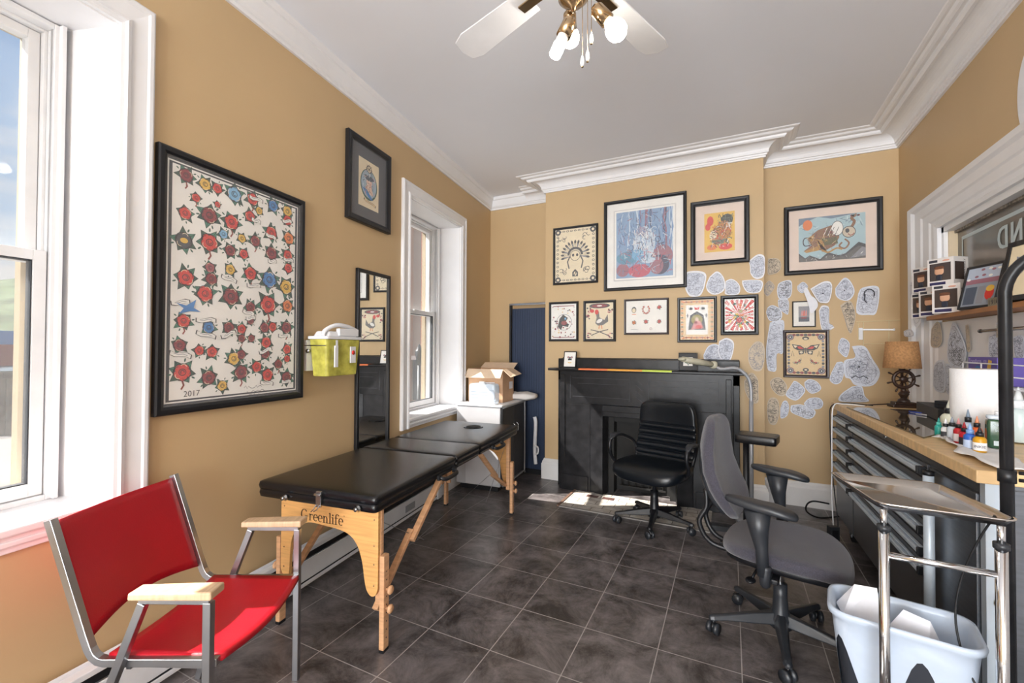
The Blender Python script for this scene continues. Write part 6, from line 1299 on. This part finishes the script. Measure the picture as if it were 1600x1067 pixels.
bottle('teal ink bottle, leftmost of the row of small bottles', 1467, 681, .014, .078, '#2FA79C', '#5CC0B5', '#1F8F86', None)
bottle('white ink bottle with a dark label and white nozzle, second from the left', 1478, 686, .0155, .085, '#E6E8EA', '#23252A', '#F0F0F2', '#3A3D44')
bottle('clear ink bottle with a grey nozzle beside the red ones', 1488, 689, .0165, .098, '#C9D4DE', '#1C1E22', '#8C93A0', None)
bottle('red ink bottle with a white label, behind the front red one', 1498, 692, .0155, .098, '#C8222C', '#1C1E22', '#C8888C', '#E8E2E2')
bottle('bright red ink bottle in front with a red nozzle', 1507, 697, .0155, .092, '#D31F33', '#1C1E22', '#A8232D', '#2E2A30')
bottle('blue ink bottle with a pale nozzle in front of the red ones', 1516, 702, .0185, .096, '#2F66C4', '#7FA5DC', '#8FB2E2', '#BFD0EC')
bottle('yellow ink bottle with a white lettered label, nearest to the bench edge', 1531, 706, .0185, .092, '#D8A020', '#1C1E22', '#202226', '#EDEDEE', text='INKIE')
bottle('ink bottle with a blue-grey pointed nozzle behind the blue one', 1513, 690, .017, .13, '#B9C4D2', '#1C1E22', '#7C8C9E', None)
bottle('orange-tipped ink bottle behind the yellow one', 1527, 694, .016, .11, '#D9622B', '#1C1E22', '#E0926C', None)
bottle('tall cream squeeze bottle with a black collar behind the teal one', 1484, 680, .030, .155, '#D6D6C2', '#1C1E22', '#C8C8B8', None, name='squeeze_bottle', group='large bottles on the workbench', capr=.017)
bottle('tall pale blue squeeze bottle with a long white spout before the towel roll', 1541, 688, .034, .20, '#C6D6E6', '#E9EDF0', '#DDE3E8', None, name='squeeze_bottle', group='large bottles on the workbench', capr=.02)
bottle('tall clear spray bottle behind the black pole at the right edge', 1592, 690, .04, .22, '#CCDAD9', '#E9EDF0', '#E3E8E8', None, name='spray_bottle', group='large bottles on the workbench', capr=.022)
p = onz(1556, 700, zb_); t = thing('green_soap_bottle', 'square clear bottle of dark green soap with white lettering beside the black pole', 'bottle', (p.x+.01, p.y, zb_), -.15)
g = G(); g.sell((0, 0, .055), (.036, .022, .055), M('green_soap', '#2F4F38', .12), .2, .3, 32, 12); g.build('body', t)
g = G(); g.sell((0, 0, .118), (.034, .02, .008), m_cp, .3, .3, 24, 8); g.cyl((0, 0, .124), (0, 0, .14), .012, m_wplast, n=16); g.build('shoulder', t)
g = G(); g.text('GREEN', .014, m_decal, Tr(0, -.0232, .085)); g.text('SOAP', .014, m_decal, Tr(0, -.0232, .065)); g.rect(-.02, .02, .012, .03, 0, m_decal); o = g.build('label', t); 
for v in o.data.vertices:
    if v.co.z < .031: v.co.y = -.0232

# ------------------------------------------------------------------ shelf under the interior window and its things
t = tag(G().box(-3.41, .3, -.14, -.01, 0, .024, m_brown).build('window_shelf', loc=(XW-.0, 0, 1.474), rot=(0, 0, -pi/2), bevel=.003), 'brown wooden ledge shelf below the interior window', 'shelf')
ZS = 1.4985
XS = XW-.10
m_fbx = M('box_white', '#E4DEDA', .5); m_win = M('box_window_dark', '#4A3D38', .15); m_skin = M('figure_skin', '#D9A888', .6); m_hair = M('figure_hair', '#6E4630', .7); m_jersey = M('figure_jersey', '#2A2E3C', .6)
def figbox(x, y, z, rz, label, side=None):
    # far end of the shelf: the boxes face the room
    t = thing('figurine_box', label, 'box', (x, y, z), rz, 'boxed figurines at the far end of the shelf')
    w, d, h = .128, .10, .154
    g = G(); g.box(-w/2, w/2, -d/2, d/2, 0, h, m_fbx); g.build('carton', t, bevel=.001)
    g = G(); g.box(-w*.4, w*.4, -d/2-.0008, -d/2, .03, h*.82, m_win); g.box(w/2, w/2+.0008, -d*.42, d*.2, .03, h*.82, m_win); g.build('window', t)
    g = G(); g.sell((-.004, -d/2-.001, .082), (.023, .004, .02), m_skin, .7, .8, 16, 10); g.sell((-.004, -d/2-.001, .1), (.025, .0045, .01), m_hair, .7, .8, 16, 8); g.sell((-.004, -d/2-.001, .047), (.015, .004, .017), m_jersey, .6, .7, 14, 8); g.build('figure', t)
    g = G(); g.box(-w*.42, -w*.1, -d/2-.001, -d/2, h*.86, h*.95, m_inkd); g.box(-w*.4, w*.2, -d/2-.001, -d/2, .006, .022, M('navy_lettering', '#2E2A55', .6)); g.sell((w*.22, -d/2, h*.9), (.018, .001, .005), M('peach', '#E0A890', .6), 1, 1, 12, 6)
    if side: g.T = Tr(w/2+.001, 0, h*.5)@Rz(pi/2)@Matrix.Rotation(-pi/2, 4, 'Y'); g.text(side, .017, m_inkd, Tr(0, 0, -.006-.022))
    g.build('lettering', t)
rf = radians(-62)
def shx(px, X): return onx(px, 490, X).y
figbox(1.10, shx(1451, 1.10), ZS, rf, 'boxed figurine lower left, beside the window casing')
figbox(1.09, shx(1465, 1.09), ZS, rf, 'boxed figurine in the middle of the lower row')
figbox(1.07, shx(1489, 1.07), ZS, rf+.2, 'boxed figurine lower right, next to the framed shop photo', None)
figbox(1.10, shx(1453, 1.10), ZS+.155, rf, 'boxed figurine upper left on the stack')
figbox(1.08, shx(1481, 1.08), ZS+.155, rf+.15, 'boxed figurine on top of the stack with its name on the side', 'MORGAN RIELLY')
def shopfront(g, P, w, h):
    g.rect(*[P(0, 0)[0], P(1, 0)[0], P(0, .62)[1], P(0, 1)[1]], .5, flat('photo_sky', '#B9C4D6')); g.rect(P(0, 0)[0], P(1, 0)[0], P(0, .58)[1], P(0, .7)[1], 1, flat('mural_mauve', '#9C6B78'))
    g.rect(P(.05, 0)[0], P(.4, 0)[0], P(0, .05)[1], P(0, .5)[1], 1, flat('slate', '#4D5666')); g.rect(P(.45, 0)[0], P(.65, 0)[0], P(0, .05)[1], P(0, .5)[1], 1, CGRY)
    x, z = P(.8, .3); g.ell(x, z, w*.13, h*.17, 2, CRED); g.ell(x, z+h*.12, w*.12, h*.08, 3, CYEL)
    for k in range(8): x, z = P(random.random()*.9+.05, .7+random.random()*.25); g.ell(x, z, w*.06, h*.03, 2, flat('mural_mauve', '#9C6B78') if k % 2 else CWHT)
standing_frame('standing_frame', 'black framed photo of a shop front standing beside the figurine boxes', 1.06, shx(1528, 1.06), ZS, .20, .215, radians(-72), 13, shopfront, m_frame, base=flat('photo_grey', '#8D949F'), fw=.012)
def tigerface(g, P, w, h):
    for k in range(30): x, z = P(random.uniform(.1, .9), random.uniform(.1, .9)); g.ell(x, z, w*.08, h*.06, 1+k*.05, random.choice([CRED, CPNK, CCRM, CGRY, CRED]), random.random()*3)
standing_frame('standing_frame', 'large black framed red floral print at the right edge of the picture on the shelf', 1.07, shx(1612, 1.07), ZS, .27, .255, radians(-80), 10, tigerface, m_blackg, base=CCRM, fw=.022, d=.03)
g = G(); g.box(-.03, .03, -.015, .015, 0, .04, M('old_wood_block', '#8C8470', .7, noise=.2)); g.text('1913', .03, m_inkd, Tr(0, -.0155, .01))
tag(g.build('number_block', loc=(1.08, shx(1559, 1.08), ZS), rot=(0, 0, radians(-75))), 'small carved wooden block between the two picture frames on the shelf', 'block')
# steel rail with hooks
t = thing('steel_rail', 'brushed steel hanging rail on the white panel below the shelf', 'rail', (XW-.02, 0, 1.395), -pi/2)
g = G(); g.cyl((-2.98, -.045, 0), (-2.2, -.045, 0), .008, m_chrome, n=12); g.cyl((-2.99, -.045, 0), (-2.98, -.045, 0), .010, m_chrome, n=12); g.build('bar', t)
g = G(); g.box(-2.83, -2.815, -.05, -.045, -.035, .035, m_chrome); g.box(-2.83, -2.815, -.045, 0, -.008, .008, m_chrome); g.build('bracket', t)
g = G(); g.tube(smooth_path([(-2.53, -.045, .008), (-2.515, -.055, -.02), (-2.49, -.06, -.05), (-2.505, -.06, -.065), (-2.54, -.055, -.06), (-2.53, -.05, -.02)], 5), .002, m_chrome, 6); g.build('s_hook', t)
# wire basket with the purple glove box
t = thing('wire_shelf', 'white wire basket shelf on the panel above the paper towel roll', 'shelf', (XW-.02, 0, 1.14), -pi/2)
g = G(); m_ww = m_wplast
for z in (0, .05, .10):
    g.tube([(-2.93, -.005, z), (-2.93, -.13, z), (-2.23, -.13, z), (-2.23, -.005, z)], .003, m_ww, 6)
for k in range(5): g.tube([(-2.93+k*.175, -.005, 0), (-2.93+k*.175, -.13, 0), (-2.93+k*.175, -.13, .10)], .003, m_ww, 6)
for k in range(5): g.tube([(-2.93, -.02-k*.025, 0), (-2.23, -.02-k*.025, 0)], .002, m_ww, 6)
g.build('wires', t)
t = thing('glove_box', 'purple box of disposable gloves sitting in the white wire basket', 'box', (XW-.09, 2.79, 1.143), -pi/2)
m_pur = M('purple_carton', '#5B4C9E', .45)
g = G(); g.box(-.13, .13, -.045, .045, 0, .125, m_pur); g.build('carton', t, bevel=.002)
g = G(); g.text('Transform', .028, M('lilac', '#CFC4EA', .5), Tr(-.06, -.0462, .097)); g.text('100', .022, M('lilac', '#CFC4EA', .5), Tr(.03, -.0462, .097)); g.ell(-.035, .04, .04, .045, 0, CBLU, n=24); g.poly([(.04, .05), (.07, .045), (.09, .11), (.06, .115)], 0, CYEL); g.poly([(.04, .03), (.075, .03), (.065, .07), (.045, .07)], 1, CRED)
o = g.build('print', t)
for v in o.data.vertices:
    if v.co.y > -.02: v.co.y -= .0455

# folding wire rack on the recess wall
t = thing('wire_rack', 'cream wire rack with a fold-down bar fixed to the recess wall above the lamp', 'rack', (0, YR, 0))
q = lambda x, y, o=.004: (lambda p: (p.x, -o, p.z))(ony(x, y, YR-o)); m_wr = M('cream_wire', '#D9C9A0', .5)
g = G()
for pts in (((1338, 503), (1409, 500)), ((1341, 503), (1341, 532)), ((1389, 501), (1389, 537)), ((1349, 502), (1349, 540)), ((1409, 500), (1409, 515)), ((1349, 537), (1389, 537))): g.tube([q(*p) for p in pts], .003, m_wr, 6)
g.build('wires', t)
g = G(); a, b = q(1345, 515, .02), q(1397, 515, .05); g.beam(a, b, .006, .012, m_wplast); g.box(a[0]-.012, a[0]+.012, -.02, 0, a[2]-.08, a[2]+.015, m_wplast); g.sell(b, (.008, .005, .01), m_wplast); g.build('fold_down_bar', t)

# ------------------------------------------------------------------ cords
def cord(label, pts, r, mat, k=6, name='extension_cord'):
    g = G(); g.tube(smooth_path(pts, k), r, mat, 8); return tag(g.build(name), label, 'cord')
P1 = onp(1318, 632, (.66, 3.6, 0), (1, 0, 0))
cord('white cable hanging down over the far corner of the workbench', [(.80, 3.66, BT+.006), (.70, 3.7, BT+.008), (.643, 3.72, BT-.01), (.632, 3.72, .75), (.634, 3.74, .45), (.628, 3.72, .3), (.64, 3.73, .03), (.66, 3.9, .006)], .004, m_wplast)
cord('black cable hanging beside the white one at the workbench corner', [(.86, 3.72, BT+.006), (.72, 3.76, BT+.01), (.643, 3.78, BT-.015), (.634, 3.80, .8), (.638, 3.77, .5), (.638, 3.66, .28), (.645, 3.62, .12), (.63, 3.66, .03)], .0035, m_black)
cord('black cord looping on the floor behind the workbench wheel', [(.80, 4.2, .02), (.62, 4.1, .006), (.53, 4.05, .05), (.52, 4.0, .12), (.56, 3.98, .16), (.66, 4.0, .15)], .006, m_black)
cord('thin brown cable running along the back of the workbench top', [(.82, 3.72, BT+.007), (.95, 3.80, BT+.012), (1.02, 3.87, BT+.008), (1.12, 3.85, BT+.006), (1.14, 3.6, BT+.01), (1.15, 3.4, BT+.01)], .004, m_dw)
cord('black cable lying on the floor behind the task chair', [(.35, 4.0, .005), (.42, 3.8, .005), (.47, 3.62, .006), (.5, 3.45, .005)], .005, m_black)
g = G(); g.box(-.03, .03, -.02, .02, 0, .12, m_gplast); g.box(-.02, .02, -.024, -.02, .02, .1, m_black); tag(g.build('power_adapter', loc=(.615, 3.60, 0.0), rot=(0, 0, .4), bevel=.006), 'dark grey power adapter standing beside the workbench wheel', 'adapter')
g = G(); g.box(-.12, .05, -.03, .03, 0, .035, m_black); 
for k in range(3): g.box(-.10+k*.05, -.075+k*.05, -.012, .012, .035, .037, m_gplast)
tag(g.build('power_strip', loc=(-.02, 3.52, 0), rot=(0, 0, .1), bevel=.004), 'black power strip on the floor at the right end of the hearth', 'power strip')

# ------------------------------------------------------------------ instrument (mayo) stand
ZT = .85
C4 = [onz(1300, 740, ZT), onz(1386, 792, ZT), onz(1580, 808, ZT), onz(1455, 752, ZT)]
t = thing('instrument_stand', 'stainless instrument tray on a chrome tube stand beside the workbench', 'tray stand', (.40, 1.64, 0))
# true rectangle fitted to the surveyed corners
e1 = Vector((.277, -.005, 0)).normalized(); e2 = Vector((-.18, .98, 0)).normalized()
cc = (C4[0]+C4[1]+C4[2]+C4[3])/4-Vector((.40, 1.64, 0)); cc.z = ZT
def rr(w, d, r, z, n=5):
    out = []
    for sx_, sy_, a0 in ((1, 1, 0), (-1, 1, pi/2), (-1, -1, pi), (1, -1, 1.5*pi)):
        for k in range(n):
            a = a0+pi/2*k/(n-1); out.append(cc+e1*(sx_*(w/2-r)+r*cos(a))+e2*(sy_*(d/2-r)+r*sin(a))+Vector((0, 0, z-ZT)))
    return out
g = G(); L_ = [rr(.30, .345, .03, ZT-.002), rr(.302, .347, .03, ZT+.002), rr(.29, .335, .03, ZT+.001), rr(.265, .31, .03, ZT-.016), rr(.26, .305, .03, ZT-.018), rr(.275, .32, .03, ZT-.02), rr(.295, .34, .03, ZT-.003)]
n = 20; vs = [v for l in L_ for v in l]
fs = [(j*n+k, j*n+(k+1) % n, (j+1)*n+(k+1) % n, (j+1)*n+k) for j in range(len(L_)-1) for k in range(n)]+[tuple(4*n+k for k in range(n))]
g.add(vs, fs, m_ssteel, True); o = g.build('tray', t)
pL = Vector((0.0, -.005, 0)); pR = onz(1571, 835, ZT-.03)-Vector((.40, 1.64, 0)); pR = Vector((pR.x, pR.y+.02, 0))
for p_, nm in ((pL, 'left'), (pR, 'right')):
    g = G(); g.cyl(p_+Vector((0, 0, .03)), p_+Vector((0, 0, ZT-.07)), .013, m_steel, n=20); g.cyl(p_+Vector((0, 0, ZT-.07)), p_+Vector((0, 0, ZT-.015)), .0085, m_steel, n=16); o = g.build('post', t)
    g = G(); g.cyl(p_+Vector((0, 0, ZT-.075)), p_+Vector((0, 0, ZT-.06)), .0165, m_gplast, n=20); g.build('collar', o)
g = G(); g.cyl(pL+Vector((0, 0, ZT-.145)), pR+Vector((0, 0, ZT-.145)), .009, m_steel, n=16); g.build('cross_bar', t)
g = G(); g.cyl(pL+Vector((0, -.35, .03)), pL+Vector((0, .02, .03)), .013, m_steel, n=14); g.cyl(pR+Vector((0, -.35, .03)), pR+Vector((0, .02, .03)), .013, m_steel, n=14); g.cyl(pL+Vector((0, -.35, .03)), pR+Vector((0, -.35, .03)), .013, m_steel, n=14); g.build('base_frame', t)
for p_ in (pL+Vector((0, -.35, 0)), pR+Vector((0, -.35, 0)), pL, pR):
    g = G(); g.cyl(p_+Vector((-.008, 0, .016)), p_+Vector((.008, 0, .016)), .016, m_black, n=14); g.build('caster', t)
# tall black hooked pole
t = thing('black_hook_pole', 'tall black tubular pole with a curved top standing at the workbench end', 'pole', (.697, 1.73, 0))
zt_ = 1.575
g = G(); g.tube([(0, 0, .02), (0, 0, zt_-.11)]+[(.10-.10*cos(a), -.02*sin(a), zt_-.11+.11*sin(a)) for a in [pi/2*k/8 for k in range(1, 9)]]+[(.24, -.04, zt_)], .0145, m_blackg, 16); g.build('tube', t)
g = G(); g.lathe([(.019, 0), (.019, .035)], (0, 0, .93), m_black, n=20); g.cyl((.02, -.01, .94), (.055, -.015, .94), .005, m_black, n=8); g.cyl((.02, -.01, .96), (.055, -.015, .96), .005, m_black, n=8); g.build('clamp', t)
g = G(); g.lathe([(.08, 0), (.08, .012), (.02, .016)], (0, 0, 0), m_black, n=24); g.build('base', t)
cord('thin black cord drooping from the hooked pole behind the tray stand', [(.66, 1.70, .84), (.63, 1.72, .75), (.60, 1.74, .62), (.59, 1.74, .50), (.61, 1.72, .38), (.65, 1.70, .31), (.665, 1.695, .33), (.668, 1.70, .45)], .003, m_black)

# ------------------------------------------------------------------ waste bin with a white liner
t = thing('waste_bin', 'dark waste bin with a pale plastic liner folded over its rim beside the workbench', 'bin', (.485, 1.83, 0), radians(-10))
m_liner = M('bin_liner_pale', '#BCC9DA', .3, bump=.35, bscale=14)
def rrect(w, d, r, n=8):
    out = []
    for sx_, sy_, a0 in ((1, 1, 0), (-1, 1, pi/2), (-1, -1, pi), (1, -1, 1.5*pi)):
        for k in range(n): a = a0+pi/2*k/(n-1); out.append((sx_*(w/2-r)+r*cos(a), sy_*(d/2-r)+r*sin(a)))
    return out
def shell(g, levels, mat, capb=True, capt=False):
    n = len(levels[0]); vs = [v for l in levels for v in l]
    fs = [(j*n+k, j*n+(k+1) % n, (j+1)*n+(k+1) % n, (j+1)*n+k) for j in range(len(levels)-1) for k in range(n)]
    if capb: fs.append(tuple(range(n-1, -1, -1)))
    if capt: fs.append(tuple((len(levels)-1)*n+k for k in range(n)))
    g.add(vs, fs, mat, True)
BZ = .445; S3 = lambda w, d, r, z: [(x, y, z) for x, y in rrect(w, d, r)]
g = G(); shell(g, [S3(.24, .15, .04, 0), S3(.25, .16, .045, .01), S3(.345, .205, .055, BZ-.01)], M('charcoal_bin', '#2A2E36', .5), True, False); g.build('bin_body', t)
# liner: outer skirt with scalloped hem, rolled rim, inner bag
def hem(x, y):
    a = math.atan2(y, x); d_ = lambda c, w_: math.exp(-((((a-c+pi) % (2*pi))-pi)/w_)**2)
    return .06+.31*d_(-1.2, .6)+.31*d_(-2.65, .3)+.14*d_(-.35, .25)+.10*d_(pi*.5, .4)
prim = rrect(1, 1, .28)
lev = []
P0 = []
_q = rrect(.35, .21, .055)
for _i in range(len(_q)):
    a_, b_ = Vector(_q[_i]), Vector(_q[(_i+1) % len(_q)]); n_ = max(1, int((b_-a_).length/.012))
    for _k in range(n_): P0.append(tuple(a_.lerp(b_, _k/n_)))
for f in (0, .25, .5, .75, 1):
    l = []
    for (x, y) in P0:
        zz = hem(x, y)+(BZ-.02-hem(x, y))*f; s_ = .74+.26*(zz/BZ)+.012; l.append((x*s_, y*s_, zz))
    lev.append(l)
for (s_, z) in ((1.06, BZ-.012), (1.075, BZ), (1.05, BZ+.01), (1.0, BZ+.008), (.95, BZ-.01), (.86, BZ-.12), (.72, .2), (.62, .12)): lev.append([(x*s_, y*s_, z) for x, y in P0])
g = G(); shell(g, lev, m_liner, False, True); g.build('liner', t)
for i, (x, y, z, a, lb) in enumerate(((-.09, .025, BZ-.0, .3, 'crumpled white tissue sticking up at the left of the bin'), (.03, -.01, BZ-.03, -.4, 'white folded tissue in the middle of the bin'), (.10, .02, BZ-.10, .2, 'white tissue deep in the right of the bin'))):
    g = G(); rn = random.Random(i); pts = [(-.06, -.02, -.05), (.05, -.03, -.05), (.03, .0, .06), (-.03, .01, .05), (.07, .04, -.03), (-.05, .05, -.04), (0.0, .03, .03)]
    pts = [(a_*1.05, b_*.9, c_) for a_, b_, c_ in pts]
    g.add(pts, [(0, 1, 2, 3), (1, 4, 2), (4, 6, 2), (6, 5, 3), (5, 0, 3), (2, 6, 3), (0, 5, 4, 1)], m_paper)
    o = g.build('tissue', loc=Vector((.485, 1.83, 0))+Rz(radians(-10)).to_3x3()@Vector((x, y, z)), rot=(0.15*i, .2, a)); tag(o, lb, 'tissue', 'tissues in the waste bin')

# ------------------------------------------------------------------ ceiling fan with three-lamp fitting (at rest)
FX, FY = -.46, 1.37
t = thing('ceiling_fan', 'white ceiling fan with a brushed nickel fitting of three lit bulbs and pull chains', 'ceiling fan', (FX, FY, 0))
m_fw = M('fan_white', '#DADADC', .6)
g = G(); g.lathe([(.07, ZC), (.07, ZC-.03), (.03, ZC-.06)], (0, 0, 0), m_fw, n=28); g.cyl((0, 0, 2.68), (0, 0, ZC-.05), .014, m_fw); g.build('canopy', t)
g = G(); g.lathe([(.05, 2.70), (.10, 2.68), (.115, 2.63), (.115, 2.57), (.09, 2.53), (.05, 2.51), (.05, 2.50)], (0, 0, 0), m_fw, n=36); g.build('motor_housing', t)
for k in range(4):
    a = radians(71+90*k); g = G(); g.T = Rz(a)@Tr(0, 0, 2.56)@Matrix.Rotation(radians(10), 4, 'X')
    g.prismz([(.19, -.05), (.52, -.065), (.575, -.05), (.59, 0), (.575, .05), (.52, .065), (.19, .05)], -.003, .003, m_fw); b_ = g.build('blade', t, bevel=.002)
    g = G(); g.T = Rz(a)@Tr(0, 0, 2.555); g.box(.09, .24, -.018, .018, -.008, -.003, m_gold); g.build('blade_iron', b_)
g = G(); g.lathe([(.045, 2.51), (.05, 2.49), (.05, 2.455), (.03, 2.435), (.012, 2.425), (.005, 2.41)], (0, 0, 0), m_gold, n=30); g.build('light_kit', t)
m_bulb = M('lit_bulb', (1.0, .93, .82), .3, emit=55.0); m_bneck = M('bulb_neck_white', '#EDE6E0', .4)
def spot(p0, p1, kind):
    p0, p1 = Vector(p0), Vector(p1); d = (p1-p0).normalized()
    g = G(); g.lathe([(.012, 0), (.022, .012), (.024, .065)], p0, m_gold, n=22, axis=d); o = g.build('lamp_socket', t)
    g = G()
    if kind == 'tube': g.lathe([(.018, .06), (.018, .095)], p0, m_bneck, n=18, axis=d); g.lathe([(.019, .095), (.019, .13), (.017, .135)], p0, m_bulb, n=18, axis=d)
    else: g.lathe([(.014, .06), (.018, .072)], p0, m_bneck, n=16, axis=d); g.lathe([(.018, .072), (.03, .088), (.0335, .105), (.03, .122), (.016, .136), (.004, .14)], p0, m_bulb, n=24, axis=d)
    g.build('bulb', o)
hc = Vector((0, 0, 2.44))
pa = onp(893, 28, (FX, FY, 0), CF)-Vector((FX, FY, 0)); pb = onp(868, 84, (FX, FY, 0), CF)-Vector((FX, FY, 0)); spot(pa, pb, 'tube')
pa = onp(928, 10, (FX, FY, 0), CF)-Vector((FX, FY, 0)); pb = onp(958, 42, (FX, FY, 0), CF)-Vector((FX, FY, 0)); spot(pa, pb+Vector((0, 0, 0)), 'globe')
spot(Vector((-.03, .05, 2.46)), Vector((-.065, .16, 2.435)), 'globe')
for i, (x, y) in enumerate(((910, 98), (918, 90), (924, 62))):
    pe = onp(x, y, (FX, FY, 0), CF)-Vector((FX, FY, 0)); g = G(); g.tube([(pe.x, pe.y, 2.44), (pe.x, pe.y, pe.z+.02)], .0011, m_gold, 6)
    o = g.build('pull_chain', t); g = G(); g.lathe([(.002, .024), (.006, .01), (.0065, -.004), (.004, -.012)], pe, m_wplast, n=14); g.lathe([(.004, -.012), (.004, -.015)], pe, m_gold, n=10); g.build('pull_knob', o)
